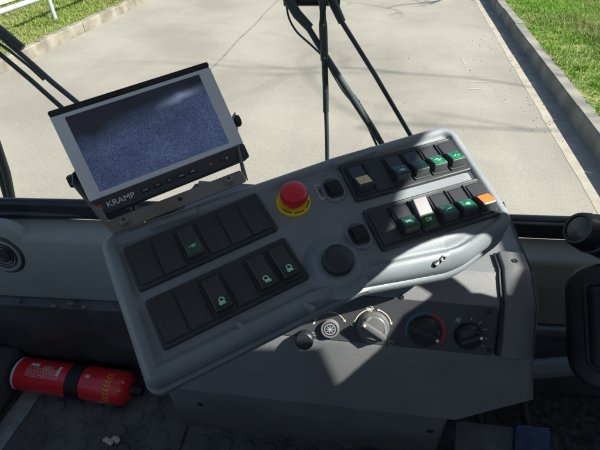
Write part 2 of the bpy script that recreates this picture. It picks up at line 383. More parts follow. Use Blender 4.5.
# knee rail on the left verge
ft = atz(56, 21, RZ + .11); fa = (Vector((ft.x, ft.y, 0)) - RO)
ra, rs = fa.dot(RN), fa.dot(RD)
rail = empty('railing', T(rp(ra, rs, RZ + .11)), 'low grey galvanised metal railing standing in the left grass verge', 'railing')
iw = rail.matrix_world.inverted(); RH = .36
def loc(p, i=iw): return i @ Vector(p)
mb = MB(); mb.tube([loc(rp(ra, s, RZ + .11 + RH)) for s in (rs - 6, rs - 3, rs, rs + .02, rs + 2.6, rs + 5)], .034, 14); mb.build('rail', 'galv', rail)
f2 = atz(99, 0, RZ + .11); s2 = (Vector((f2.x, f2.y, 0)) - RO).dot(RD)
for s in (rs, s2 + .1, rs - 2.2, rs - 4.4):
    mb = MB(); mb.tube([loc(rp(ra, s, RZ + .05)), loc(rp(ra, s, RZ + .11 + RH - .03))], .034, 14); mb.build('post', 'galv', rail)
# bare spring tree beside the road ahead; only its branch shadows reach the picture
def bare_tree(base, h, seed):
    rnd = random.Random(seed)
    t = empty('bare_tree', T(base), 'bare leafless tree on the verge ahead casting branch shadows on the road', 'tree')
    tk = MB(); tk.tube([(0, 0, -.1), (.05, .02, h * .25), (-.05, .1, h * .5)], [.12, .06, .04], 10); tk.build('trunk', 'bark', t)
    cr = MB()
    def grow(p, d, l, r, n):
        pts = [p]; dd = d.copy()
        for k in range(5):
            dd = (dd + Vector((rnd.gauss(0, .22), rnd.gauss(0, .22), rnd.gauss(0, .16) + .02))).normalized(); pts.append(pts[-1] + dd * l / 5)
        cr.tube(pts, [r * (1 - .10 * k) for k in range(6)], 5)
        if n > 0:
            for k in range(3):
                q = pts[rnd.choice((2, 3, 4, 5))]; e = (dd + Vector((rnd.gauss(0, .6), rnd.gauss(0, .6), rnd.gauss(0, .35)))).normalized()
                grow(q, e, l * .66, r * .55, n - 1)
    for k in range(6):
        a = 2 * math.pi * k / 6 + .3; grow(Vector((-.03, .06, h * (.35 + .03 * k))), Vector((math.cos(a), math.sin(a), .35)).normalized(), h * .2 + .5, .036, 3)
    cr.build('crown', 'bark', t); return t
for (px, py, sd) in ((420, -14, 11), (560, 165, 5)):
    g = atz(px, py, RZ); hh_ = 5.0 if sd == 11 else 12.0; q = g + SUN * (hh_ / SUN.z); bt = bare_tree((q.x, q.y, RZ + .15), hh_ * 1.55, sd)
    if sd == 5: bt['label'] = 'bare leafless tree on the right whose faint twig shadows fall by the kerb'

# ================================================================ CAB SHELL
# floor
mb = MB(); mb.box((.05, -.2, -.02), (2.1, 1.9, .04)); tag(mb.build('floor', 'carpet', smooth=False), kind='structure')
# windshield and frame
GY = .705
RT = T((-.6, .63, 0)) @ Matrix.Rotation(R(3.0), 4, 'Z') @ T((.6, -.63, 0))
glass = bpy.data.materials.new('clear_glass'); glass.use_nodes = True; t_ = glass.node_tree; t_.nodes.remove(t_.nodes['Principled BSDF'])
tb = t_.nodes.new('ShaderNodeBsdfTransparent'); tb.inputs[0].default_value = (.95, .97, .96, 1); t_.links.new(tb.outputs[0], t_.nodes['Material Output'].inputs[0])
mb = MB(); mb.add([(-1.0, GY, .46), (.95, GY, .46), (.95, GY + .10, 1.75), (-1.0, GY + .10, 1.75), (-1.0, GY + .005, .46), (.95, GY + .005, .46), (.95, GY + .105, 1.75), (-1.0, GY + .105, 1.75)],
              [(0, 1, 2, 3), (4, 5, 6, 7), (0, 1, 5, 4), (2, 3, 7, 6), (0, 3, 7, 4), (1, 2, 6, 5)])
mb.v = [tuple(RT @ Vector(v)) for v in mb.v]
tag(mb.build('windshield', glass, smooth=False), 'clear flat windshield between the dashboard and the road', 'windshield')
cabm = mb = MB()
mb.box((-.02, -.05, 1.78), (2.1, 1.9, .06))
tag(mb.build('cab_roof', 'roof', bevel=.01), kind='structure')
mb = MB()
mb.box((-1.05, -.1, .22), (.05, 1.7, .48)); mb.box((0, -1.0, .5), (2.1, .05, 1.0))
for x in (-1.05,):
    mb.box((x, -1.0, 1.2), (.08, .08, 1.1)); mb.box((x, -.1, 1.2), (.06, .08, 1.1))
tag(mb.build('cab_wall', 'roof', bevel=.008), kind='structure')
# right A-pillar and left A-pillar, raked with the glass
for x0, x1, nm in ((.70, 1.0, 'cab_pillar'), (-1.08, -.98, 'cab_pillar')):
    mb = MB(); mb.loft([[(x0, GY - .05, .42), (x1, GY - .05, .42), (x1, GY + .06, .42), (x0, GY + .06, .42)], [(x0, GY + .04, 1.78), (x1, GY + .04, 1.78), (x1, GY + .14, 1.78), (x0, GY + .14, 1.78)]])
    mb.v = [tuple(RT @ Vector(v)) for v in mb.v]; tag(mb.build(nm, 'black', bevel=.01), kind='structure')
PO = Vector((-.2205, .3118, .7447)); PU = Vector((.8055, .5805, .1194)).normalized(); PN0 = Vector((.0913, -.3206, .9428))
PNV = (PN0 - PU * PN0.dot(PU)).normalized(); PYV = PNV.cross(PU)
# right door: solid below a high sill, header above the side window (sun comes in between them)
KY, KZ = SUN.y / SUN.x, SUN.z / SUN.x
def sw(a, b, x): return (x, a + KY * x, b + KZ * x)      # the point at depth x that shades (a, b) on the plane x = 0
mb = MB()
zs, zh = sw(0, .408, 1.0)[2], sw(0, .694, 1.0)[2]
mb.box((1.0, -.15, zs / 2), (.02, 1.72, zs)); mb.box((1.0, -.15, (zh + 1.80) / 2), (.02, 1.72, 1.80 - zh))
mb.box((1.0, -.35, (zs + zh) / 2), (.02, .75, zh - zs))
tag(mb.build('door_panel', 'roof', bevel=.004), kind='structure')
# steering wheel right of the camera; its rim shades a band of the desk
sw_c = Vector(sw(.275, .54, .45)); tau = R(10)
sf = frame(sw_c, Vector((1, 0, 0)), Vector((0, math.cos(tau), math.sin(tau))), Vector((0, -math.sin(tau), math.cos(tau))))
whl_parts = []
mb = MB(); ns_ = 64; rings = []
for k in range(ns_):
    t = 2 * math.pi * k / ns_; rings.append([((.17 + .0145 * math.cos(u)) * math.cos(t), (.17 + .0145 * math.cos(u)) * math.sin(t), .0145 * math.sin(u)) for u in [2 * math.pi * q_ / 14 for q_ in range(14)]])
mb.loft(rings + [rings[0]], cap0=False, cap1=False); whl_parts.append(mb.build('rim', 'black'))
mb = MB(); mb.lathe([(.045, -.03), (.05, -.01), (.045, .008), (.0005, .012)], 32); whl_parts.append(mb.build('hub', 'black'))
for sg in (-1, 1): mb = MB(); mb.box((sg * .10, 0, 0), (.13, .03, .010)); whl_parts.append(mb.build('spoke', 'black', bevel=.003))

# ================================================================ DASHBOARD
def section(mb, prof, x0, x1, mi=0):
    mb.loft([[(x0, y, z) for y, z in prof], [(x1, y, z) for y, z in prof]], mi)
dash = empty('dashboard', T((0, .65, .40)), 'grey plastic dashboard ledge along the foot of the windshield', 'dashboard')
di = dash.matrix_world.inverted()
def dl(mb, *a, **k):
    
    rot_ = k.pop('rot', True)
    mb.v = [tuple(di @ (RT if rot_ else Matrix()) @ Vector(v)) for v in mb.v]; return mb.build(*a, parent=dash, **k)
mb = MB()
prof = [(.697, .440), (.695, .452), (.690, .454), (.636, .449), (.629, .445), (.625, .437), (.603, .300), (.603, .285), (.697, .285)]
section(mb, prof, -1.02, 1.0)
dl(mb, 'ledge', 'dash', bevel=.004, bseg=3)
mb = MB(); section(mb, [(.608, .2855), (.585, .275), (.600, .02), (.64, -.0), (.697, -.0), (.697, .2855)], -1.02, 1.0); dl(mb, 'kick_panel', 'kick', bevel=.003)
# raised pod at the left with a round loudspeaker
c = aty(6, 253, .622)
mb = MB(); mb.lathe([(.075, 0), (.075, .014), (.071, .022), (.062, .026), (.0, .026)], 48, 0, frame(c + Vector((0, .02, 0)), Vector((1, 0, 0)), Vector((0, .15, .99)).normalized(), Vector((0, -.99, .15)).normalized()))
dl(mb, 'speaker_pod', 'dash', rot=False)
fr = frame(c + Vector((0, -.004, .0)), Vector((1, 0, 0)), Vector((0, .15, .99)).normalized(), Vector((0, -.99, .15)).normalized())
mb = MB(); mb.lathe([(.048, -.002), (.048, .004), (.044, .007), (.040, .005), (.038, .0), (.030, .003), (.012, .006), (0.0005, .006)], 48, 0, fr)
for r in (.016, .023, .030): mb.lathe([(r - .0015, .002), (r - .001, .008), (r + .001, .008), (r + .0015, .002)], 40, 0, fr)
sp = dl(mb, 'loudspeaker', 'consoled', rot=False)
# screw heads / chips along the kick panel top
mb = MB()
for px, py, r in ((13, 311, .007), (54, 306, .006), (71, 304, .007), (84, 307, .004), (19, 301, .004)):
    c = at(px, py, (0, .585, .27), (0, -1, .06)); fr = frame(c + Vector((0, -.001, 0)), Vector((1, 0, 0)), Vector((0, 0, 1)), Vector((0, -1, 0)))
    mb = MB(); mb.lathe([(r, -.004), (r, .001), (r * .6, .003), (.0004, .0035)], 14, 0, fr, fn=lambda rr, z, a: rr * (1 + .25 * math.sin(3 * a + 1))); dl(mb, 'screw_head', 'steel', rot=False)
# black lower windshield frame plus tube in front of the glass
def bar_line(pts, z, r, name, m, label, cat, flat=1.0):
    P = [atz(px, py, z) for px, py in pts]
    d0 = (P[1] - P[0]).normalized(); d1 = (P[-1] - P[-2]).normalized()
    P = [P[0] - d0 * .15] + P + [P[-1] + d1 * .3]
    mb = MB(); mb.tube(P, r, 20, flat=flat); o = mb.build(name, m); tag(o, label, cat); return o
bar_line([(0, 203), (100, 205), (300, 211), (510, 220), (600, 223)], .482, .0125, 'guard_bar', 'bar', 'upper dark round bar running across the foot of the windshield', 'bar')
bar_line([(0, 213.5), (100, 214.5), (300, 222), (510, 230), (600, 233)], .462, .0105, 'guard_bar', 'bar', 'lower dark green bar close above the dashboard ledge', 'bar')

mb = MB(); mb.loft([[(x, y, z) for y, z in ((.690, .4545), (.702, .4545), (.702, .492), (.690, .492))] for x in (-1.0, 1.0)])
dl(mb, 'window_seal', 'black', bevel=.003)
# ================================================================ FLOOR THINGS
def stud_mat(name, x0, x1, y0, y1, label, z=.004, rr=.0165, pitch=.052):
    mb = MB(); mb.box(((x0 + x1) / 2, (y0 + y1) / 2, z / 2), (x1 - x0, y1 - y0, z))
    j = 0; y = y0 + .02
    while y < y1 - .015:
        x = x0 + .02 + (pitch / 2 if j % 2 else 0)
        while x < x1 - .015:
            mb.lathe([(rr, z - .001), (rr, z + .0018), (rr - .002, z + .0034), (rr - .004, z + .0036)], 22, 0, T((x, y, 0)), cap0=False); x += pitch
        y += pitch * .8; j += 1
    return tag(mb.build(name, 'rubber'), label, 'floor mat')
a = atz(190, 440, 0)
stud_mat('floor_mat', -.745, -.335, .05, .582, 'black rubber floor mat with round studs under the red fire extinguisher')
stud_mat('floor_mat', -.328, .08, .05, .582, 'black studded rubber mat in the dark below the control console')
# tread strip
P = [atz(25, 391, .006), atz(43, 392, .006), atz(8, 442, .006), atz(-14, 442, .006)]
mb = MB(); e = (P[2] - P[1]).normalized() * .3
q = [P[0], P[1], P[1] + e, P[0] + e]
mb.loft([[(p.x, p.y, .0045) for p in q], [(p.x, p.y, .009) for p in q]])
for k in range(26):
    s = (k + .5) / 26; c_ = q[0].lerp(q[3], s).lerp(q[1].lerp(q[2], s), .5); dv = (q[3] - q[0]).normalized(); an = math.atan2(dv.y, dv.x) + (R(40) if k % 2 else R(-40))
    mb.box((0, 0, .0092), (.014, .003, .0012), 0, T((c_.x, c_.y, 0)) @ Matrix.Rotation(an, 4, 'Z'))
tag(mb.build('tread_strip', 'alu', bevel=.0005), 'narrow silver metal strip with raised pattern along the left edge of the mat', 'metal strip')
# black box left of strip
mb = MB(); mb.box((-.93, .36, .05), (.26, .46, .10)); tag(mb.build('wheel_arch_cover', 'kick', bevel=.02, bseg=4), 'black moulded cover on the floor left of the metal strip', 'cover')
# white lump of fluff
mb = MB(); c = atz(112, 440, .01)
for k in range(7): mb.lathe([(.0005, -.006), (.006, -.003), (.007, .001), (.004, .005), (.0005, .006)], 9, 0, T((c.x + random.gauss(0, .007), c.y + random.gauss(0, .004), .012)) @ Matrix.Rotation(random.random() * 3, 4, 'X'), fn=lambda r, z, a: r * (1 + .3 * math.sin(a * 3)))
tag(mb.build('paper_scrap', 'fluff'), 'tiny crumpled white scrap lying on the studded mat', 'litter')

# fire extinguisher lying on the mat
e0 = atz(22, 373, .046); e1 = atz(128, 388.5, .046); ax = (e1 - e0).normalized(); ER = .041; EL = (e1 - e0).length
side = ax.cross(Vector((0, 0, 1))).normalized(); upv = side.cross(ax)
# local frame: x = towards viewer/up seam, z = along axis
ef = frame(e0, (upv), (ax.cross(upv)), ax)
ext = empty('fire_extinguisher', ef, 'small red fire extinguisher lying on the studded floor mat under the dashboard', 'fire extinguisher')
mb = MB(); mb.lathe([(ER * .80, .002), (ER * .95, .002), (ER, .010), (ER, EL * .965), (ER * .97, EL * .985), (ER * .86, EL + .002), (ER * .6, EL + .010), (.016, EL + .012)], 56); mb.build('cylinder', 'extred', ext)
mb = MB(); mb.lathe([(ER * .93, .0), (ER * .985, .0), (ER * .985, .006), (ER * .93, .006)], 56, cap0=False, cap1=False); mb.lathe([(ER * .93, .003), (.001, .008)], 56, cap0=False); mb.build('base_ring', 'white', ext)
mb = MB(); mb.lathe([(.016, EL + .010), (.016, EL + .024), (.012, EL + .026), (.012, EL + .040)], 24); mb.build('valve', 'black', ext, bevel=.002)
def wrap(mb, a0, a1, z0, z1, dr=.0004, mi=0, n=14, shear=0):
    vs = []
    for i in range(n + 1):
        t = R(a0 + (a1 - a0) * i / n)
        for z in (z0, z1): vs.append(((ER + dr) * math.cos(t), (ER + dr) * math.sin(t), z + shear * i / n))
    mb.add(vs, [(2 * i, 2 * i + 1, 2 * i + 3, 2 * i + 2) for i in range(n)], mi)
# angle 0 = up; which way is the viewer? side with negative y
vang = 1 if (Vector((0, -1, 0)).dot(ax.cross(upv)) > 0) else -1
def W(mb, a0, a1, z0, z1, **k): wrap(mb, vang * a0, vang * a1, z0, z1, **k)
mb = MB(); W(mb, -60, 200, EL * .50, EL * .62, dr=.0022, n=40); W(mb, -60, 200, EL * .50, EL * .62, dr=.0006, n=40); mb.build('strap', 'black', ext)
mb = MB(); rnd = random.Random(3)
for a0 in (2, 8, 14, 20, 26, 32): 
    z = EL * .13
    while z < EL * .42:
        l = rnd.uniform(.002, .006); W(mb, a0, a0 + 2.2, z, z + l, n=2); z += l + rnd.uniform(.0015, .004)
mb.build('small_print', 'white', ext); mb = MB()
for a0 in (86, 91, 96, 101, 106, 111):
    z = EL * .08
    while z < EL * .72:
        l = rnd.uniform(.0015, .005); W(mb, a0, a0 + 1.8, z, z + l, n=2); z += l + rnd.uniform(.001, .004)
mb.build('side_print', 'extprint', ext); mb = MB()
for a0, a1, z0, z1 in ((-14, -2, .14, .22), (-14, 20, .40, .43), (96, 118, .785, .835), (2, 12, .66, .70), (-10, 6, .26, .36)):
    mb = MB(); W(mb, a0, a1, EL * z0, EL * z1, n=5); mb.build('label_print', 'white' if z0 != .26 else 'extprint', ext)
M['extyellow'] = mat('label_yellow', (.85, .48, .02), .4, var=.06)
mb = MB(); W(mb, -20, 128, EL * .845, EL * .905, n=24, dr=.0003); mb.build('label_band', 'extred', ext)
mb = MB()
for k in range(11):
    a0 = -18 + k * 13.2
    for sgn in (0, 1):
        vs = []
        for u_, v_ in ((0, 0), (.35, 0), (1.0 - .0, .5), (.65, .5)):
            aa = a0 + (u_ * 13 if not sgn else u_ * 13); zz = EL * (.875 + (.03 - v_ * .06) * (1 if sgn else -1))
            t = R(vang * aa); vs.append(((ER + .0008) * math.cos(t), (ER + .0008) * math.sin(t), zz))
        mb.add(vs, [(0, 1, 2, 3)])
mb.build('chevron_print', 'extyellow', ext, smooth=False)

# ================================================================ CONTROL PANEL (flat desk on an arm)
PM = frame(PO, PU, PYV, PNV)
desk = empty('control_panel', PM, 'grey plastic control desk with rows of rocker switches and a red stop button', 'control panel')
PMi = PM.inverted()
def pl(px, py, h=0):
    v = PMi @ at(px, py, PO + PNV * h, PNV); return Vector((v.x, v.y))
mm = .001
OUT = [(-23, 32, 20), (262, 12, 90), (437, -10, 24), (403, -172, 28), (322, -178, 110), (205, -149, 70), (-29, -144, 11)]
OUT = [(a * mm, b * mm, r * mm) for a, b, r in OUT]
mb = MB()
slab(mb, OUT, [(.007, -.027), (.001, -.021), (0, -.012), (.0012, -.006), (.004, -.001), (.0075, .0014), (.0115, .0022), (.0140, .0010), (.0160, -.0022), (.0180, -.0046), (.0200, -.0050), (.022, -.0042), (.026, -.0036), (.031, -.0036)], seg=12)
def front_drop(x, y, z):
    gx, gy = x - .2, -y; gv = -math.sin(.166) * gx + math.cos(.166) * gy
    w_ = max(0, min(1, (x - .20) / .06)) * max(0, min(1, (.415 - x) / .05)); d = max(0, gv - .1245)
    return (x, y, z - w_ * min(.020, .62 * d))
mb.v = [front_drop(*v) for v in mb.v]
housing = mb.build('housing', 'shell', desk, sharp=50)
mb = MB(); slab(mb, OUT, [(.004, -.040), (-.0015, -.037), (-.0022, -.032), (-.0022, -.0245), (-.0005, -.0232), (.004, -.0232)], seg=12)
mb.v = [front_drop(*v) for v in mb.v]; mb.build('lower_shell', 'shell', desk, sharp=50)
# moulded ribs pressed into the front rim
for px, py, ln_, an_ in ((243, 327, .016, -62), (309, 306, .014, -58)):
    c = pl(px, py, 0); mb = MB(); slab(mb, rrect(ln_, .0055, .0026), [(-.001, -.006), (0, .0006), (.0006, .0018), (.0018, .0026)], mx=T((c.x, c.y, 0)) @ Matrix.Rotation(R(an_), 4, 'Z'), seg=6); mb.build('moulded_rib', 'shell', desk)
# notches on the far rim: two small raised clip blocks
for px, py, wd in ((172, 216, .055), (352, 155, .06)):
    c = pl(px, py, 0); mb = MB(); slab(mb, rrect(wd, .010, .003), [(0, -.02), (0, .002), (.001, .0035), (.003, .004)], mx=T((c.x, c.y - .004, 0)) @ Matrix.Rotation(R(-4), 4, 'Z')); mb.build('rim_clip', 'shell', desk)
def cr_smooth(P, k=4):
    o = []
    for i in range(len(P) - 1):
        p0 = P[max(i - 1, 0)]; p1 = P[i]; p2 = P[i + 1]; p3 = P[min(i + 2, len(P) - 1)]
        for j in range(k):
            t = j / k; o.append(.5 * ((2 * p1) + (p2 - p0) * t + (2 * p0 - 5 * p1 + 4 * p2 - p3) * t * t + (3 * p1 - p0 - 3 * p2 + p3) * t ** 3))
    return o + [P[-1]]
dens = cr_smooth
c = pl(438, 262, -.014)
mb = MB(); slab(mb, rrect(.016, .006, .003), [(0, -.022), (0, -.0112), (.001, -.0108)], mx=T((c.x, c.y + .001, 0)) @ Matrix.Rotation(R(12), 4, 'Z')); mb.build('cable_slot', 'black', desk)
mb = MB(); mb.tube([(c.x + .002, c.y, -.003), (c.x + .006, c.y + .002, -.0015), (c.x + .009, c.y - .001, -.0025), (c.x + .005, c.y - .003, -.003), (c.x + .001, c.y - .002, -.002)], .0012, 8); mb.build('wire_clip', 'steel', desk, mw=T((0, 0, -.0075)))
# screw pockets in the front rim
for px, py, r in ((246, 330, .006), (367, 271, .005)):
    c = pl(px, py, 0); mb = MB(); mb.lathe([(r * 1.5, -.02), (r * 1.3, -.006), (r, -.0035), (r * .7, -.003), (r * .6, -.006)], 24, 0, T((c.x, c.y, .002))); mb.build('screw_pocket', 'shell', desk)

# plates: rotation group b for the right half
BR = .166
def grp(u, v):           # u, v (v downwards) in right group -> local matrix
    x, y = u - .2, v; x, y = math.cos(BR) * x - math.sin(BR) * y, math.sin(BR) * x + math.cos(BR) * y
    return T((.2 + x, -y, 0)) @ Matrix.Rotation(-BR, 4, 'Z')
def lft(u, v): return T((u, -v, 0))
PW, PH = .150, .0483
plates = [lft(0, 0), lft(.0006, .0666), grp(.2635, 0), grp(.2638, .0685)]
plab = ['upper left black switch plate with one green switch', 'lower left black switch plate with three lamp switches', 'upper right black switch plate, cream switch at its left end', 'lower right black switch plate, orange switch at its right end']
keys = [{2: 'dim'}, {2: 'lampL', 4: 'lampR', 5: 'lampL'}, {0: 'cream', 2: 'grn', 3: 'teal', 4: 'sunbright', 5: 'sunbright2'}, {1: 'bars', 2: 'white', 3: 'swoosh', 4: 'sunbright3', 5: 'orange'}]
def rocker(kind, mx, parent, label):
    wd, ln = .0178, .0385
    if kind.startswith('lamp') or kind == 'dim': prof = [(.5, .0015), (.49, .004), (.10, .0042), (-.10, .0056), (-.42, .0080), (-.49, .0070), (-.5, .0015)]
    elif kind == 'white': prof = [(.5, .0015), (.49, .0095), (.44, .0105), (.0, .0065), (-.05, .006), (-.44, .0025), (-.49, .002), (-.5, .001)]
    else: prof = [(.5, .0015), (.49, .003), (.05, .0045), (-.02, .0078), (-.36, .0122), (-.42, .0115), (-.49, .003), (-.5, .0015)]
    N_ = len(prof); mb = MB()
    rings = []
    for x, tz in ((-wd / 2, -.0008), (-wd / 2 + .0008, 0), (wd / 2 - .0008, 0), (wd / 2, -.0008)):
        rings.append([(x, y * ln, max(z + tz, .0008)) for y, z in prof] + [(x, -.5 * ln, -.002), (x, .5 * ln, -.002)])
    mb.loft(rings)
    o = mb.build('rocker_switch', 'whitekey' if kind == 'white' else 'key', parent, mw=mx, bevel=.0004); tag(o, label)
    def zat(y):
        y = y / ln
        for (a, za), (b, zb) in zip(prof, prof[1:]):
            if a >= y >= b and a > b: return za + (zb - za) * (a - y) / (a - b)
        return .004
    def patch(y0, y1, m, nm, x0=-.44, x1=.44, dz=.0003, n=8):
        q = MB(); vs = []
        for i in range(n + 1):
            y = y0 + (y1 - y0) * i / n
            for x in (x0 * wd, x1 * wd): vs.append((x, y * ln, zat(y * ln) + dz))
        for i in range(n + 1):
            y = y0 + (y1 - y0) * i / n
            for x in (x0 * wd, x1 * wd): vs.append((x, y * ln, zat(y * ln) - .0005))
        k = 2 * (n + 1); fs = [(2 * i, 2 * i + 1, 2 * i + 3, 2 * i + 2) for i in range(n)] + [(2 * i, 2 * i + 2, k + 2 * i + 2, k + 2 * i) for i in range(n)] + [(2 * i + 1, 2 * i + 3, k + 2 * i + 3, k + 2 * i + 1) for i in range(n)] + [(0, 1, k + 1, k), (2 * n, 2 * n + 1, k + 2 * n + 1, k + 2 * n)]
        q.add(vs, fs); return q.build(nm, m, o)
    def sym(lines, yc, m='sym', wdt=.0009):
        q = MB()
        for pts, cl in lines:
            P = [Vector(p) for p in pts]; n = len(P)
            for i in range(n if cl else n - 1):
                a, b = P[i], P[(i + 1) % n]; d = (b - a)
                if d.length < 1e-7: continue
                d.normalize(); s = Vector((-d.y, d.x)) * wdt / 2; a = a - d * wdt * .3; b = b + d * wdt * .3
                cs = [a + s, b + s, b - s, a - s]; vs = [(c.x, c.y + yc, zat(c.y + yc) + .0006) for c in cs] + [(c.x, c.y + yc, zat(c.y + yc) + .0001) for c in cs]
                q.add(vs, [(0, 1, 2, 3), (0, 4, 5, 1), (1, 5, 6, 2), (2, 6, 7, 3), (3, 7, 4, 0)])
        return q.build('symbol', m, o, smooth=False)
    mml = .001
    def S(*pts): return [(x * mml, y * mml) for x, y in pts]
    if kind in ('lampL', 'lampR'):
        patch(-.16, -.46, 'dgreen', 'lens')
        sg = 1 if kind == 'lampR' else -1
        ar = [(-1.2 * sg * 0 + 2.6 * math.cos(t) - .8 * sg, 2.6 * math.sin(t) + 1.6) for t in [math.pi * 2 * k / 18 for k in range(18)]]
        L_ = [(S(*ar), True), (S((-2.6 * sg, -.4), (2.4 * sg, -1.4)), False)]
        for k in range(4): L_.append((S(((-2.4 + 1.7 * k) * sg, -1.2 - .2 * k), ((-3.4 + 1.7 * k + (.0 if sg < 0 else 1.0)) * sg * 1, -3.6 - .1 * k)), False))
        sym(L_, -.30 * ln)
    elif kind == 'dim':
        patch(-.05, -.47, 'green', 'lens'); sym([(S((-4, 0), (-1, 1), (3, 1.2)), False), (S((-1, -1), (2, -.6)), False)], -.2 * ln, wdt=.0007)
    elif kind == 'cream':
        patch(-.03, -.37, 'cream', 'lens'); sym([(S((-1.5, -1.5), (1.5, 1.5)), False)], -.2 * ln, m='orange', wdt=.0012)
    elif kind == 'orange':
        patch(-.03, -.37, 'orange', 'lens')
    elif kind == 'white':
        patch(-.08, -.48, 'green', 'lens', -.5, .5)
        sym([(S(*[(1.9 * math.cos(t) - 1.8, 1.9 * math.sin(t)) for t in [math.pi * 2 * k / 14 for k in range(14)]]), True), (S((1, 1.4), (3.6, 1.4)), False), (S((1, 0), (3.6, 0)), False), (S((1, -1.4), (3.6, -1.4)), False)], -.24 * ln, wdt=.0007)
    elif kind == 'bars':
        patch(-.05, -.46, 'green', 'lens'); sym([(S((x, 1.8), (x, -1.2)), False) for x in (-4, -1.8, .4)] + [(S((-.5, -2.4), (3.4, -2.4)), False), (S((1.6, -.6), (4, -.6)), False)], -.2 * ln, wdt=.001)
    else:
        patch(-.0, -.40, {'grn': 'dgreen', 'teal': 'dgreen', 'swoosh': 'green'}.get(kind, 'lgreen'), 'lens')
        if kind == 'teal': patch(-.02, -.2, 'green', 'lens', dz=.0005)
        if kind == 'grn': sym([(S((-3.5, 0), (-1, 1.2), (2, 1), (3.6, -.6)), False), (S((-2, -1.2), (3, -1.6)), False), (S((-.6, 1.2), (-.6, -1.2)), False)], -.22 * ln, wdt=.0008)
        elif kind == 'sunbright': sym([(S((-4, .6), (-2, 2), (1, 1.6)), False), (S((2.2, -.2), (4, -.2)), False), (S((-1, -1), (1.5, -1.4)), False)], -.2 * ln, wdt=.0009)
        elif kind == 'sunbright2': sym([(S((3, 0), (4.2, .2)), False), (S((-3, -.5), (0, .8)), False)], -.22 * ln, wdt=.0011)
        elif kind == 'sunbright3': sym([(S((-1.8, 1.2), (1.8, 1.2)), False), (S((-2.4, .2), (2.2, .2)), False), (S((-1.4, -.8), (1.6, -.8)), False)], -.2 * ln, wdt=.0011)
        elif kind == 'swoosh': sym([(S((-3.6, -1), (-1, .8), (3.4, 1)), False)], -.2 * ln, wdt=.001)
    return o
names = {'dim': 'black rocker switch with a plain green lens', 'lampL': 'black rocker switch with a pale green lamp symbol', 'lampR': 'black rocker switch with a mirrored pale green lamp symbol', 'cream': 'rocker switch with a cream cap', 'grn': 'rocker switch with faint teal symbol', 'teal': 'rocker switch with a teal lens', 'sunbright': 'rocker switch with a bright green lens', 'sunbright2': 'end rocker switch with a bright green lens', 'bars': 'rocker switch with green bar symbols', 'white': 'rocker switch tipped to show its pale grey top', 'swoosh': 'rocker switch with a green curved symbol', 'sunbright3': 'rocker switch with a green lens coloured as sunlit beside the orange one', 'orange': 'rocker switch with an orange cap'}
for pi, (pm, ks) in enumerate(zip(plates, keys)):
    mb = MB(); slab(mb, [(-.0035, .0035, .004), (PW + .0035, .0035, .004), (PW + .0035, -PH - .0035, .004), (-.0035, -PH - .0035, .004)], [(0, -.006), (0, -.0008), (.0008, .0006), (.002, .0010), (.0032, .0004)])
    tag(mb.build('switch_plate', 'plate', desk, mw=pm), plab[pi])
    for i in range(6):
        c = pm @ T(((i + .5) * .025, -PH / 2, .0004))
        if i in ks:
            rocker(ks[i], c, desk, names[ks[i]])
            mb = MB()   # slot frame round the key
            R_ = rpoly(rrect(.0222, .0445, .0015), 0, 3); Q_ = rpoly(rrect(.0190, .0400, .001), 0, 3)
            mb.loft([[(x, y, -.002) for x, y in R_], [(x, y, .0016) for x, y in R_], [(x * .97, y * .985, .0022) for x, y in R_], [(x, y, .0020) for x, y in Q_], [(x, y, -.002) for x, y in Q_]], cap0=False, cap1=False)
            mb.build('switch_frame', 'plate', desk, mw=c)
        else:
            mb = MB(); slab(mb, rrect(.0238, .0450, .0012), [(0, -.002), (0, .0012), (.0005, .0016)], seg=3); slab(mb, rc(.0098, .0108, -.019, .019, .0003), [(0, .001), (0, .0022)], seg=1)
            mb.build('blank_cover', 'plate', desk, mw=c)
# emergency stop
c = pl(293.5, 200, .002); E0 = T((c.x, c.y, -.0035))
mb = MB(); mb.lathe([(.020, -.001), (.020, .003), (.0188, .0042), (.014, .0046), (.012, .004)], 56); mb.build('warning_ring', 'yellow', desk, mw=E0)
mb = MB()
for k in range(14):
    a = R(200 + k * 10); 
    if k % 5 == 4: continue
    mb.box((0, 0, 0), (.0012, .0022, .0006), 0, Matrix.Rotation(a, 4, 'Z') @ T((.0172, 0, .0046)))
mb.build('ring_lettering', 'plate', desk, mw=E0)
mb = MB(); mb.lathe([(.011, .002), (.011, .010), (.0150, .0115), (.0158, .014), (.0155, .0195), (.0142, .0225), (.011, .0243), (.006, .0252), (.0005, .0254)], 56); mb.build('stop_button', 'red', desk, mw=E0)
# two thumb wheels in oval recesses
for k, (px, py) in enumerate(((333.5, 188), (359, 234))):
    c = pl(px, py, 0); W0 = T((c.x, c.y, -.0035)) @ Matrix.Rotation(-BR, 4, 'Z')
    mb = MB(); slab(mb, rrect(.027, .036, .0125), [(0, -.001), (0, .0015), (.0012, .0032), (.0026, .0032), (.004, .001), (.0045, .0004)], seg=10); mb.build('wheel_recess', 'shell', desk, mw=W0)
    mb = MB(); slab(mb, rrect(.0195, .0225, .001), [(0, .0), (0, .0022), (.0006, .0027), (.0012, .0027)], seg=3); mb.build('wheel_frame', 'plate', desk, mw=W0)
    prof = [(.0125 * math.cos(t), .0125 * math.sin(t) * .62) for t in [R(12 + 156 * i / 20) for i in range(21)]]
    mb = MB(); mb.loft([[(x, y * .78, .0015 + z) for y, z in prof] for x in (-.0075, -.0070, .0070, .0075)])
    for i in range(11):
        t = R(24 + 132 * i / 10); mb.box((0, 0, 0), (.0135, .0006, .0006), 0, T((0, .0125 * math.cos(t) * .78, .0016 + .0125 * math.sin(t) * .62)))
    mb.build('thumb_wheel', 'black', desk, mw=W0, sharp=60)
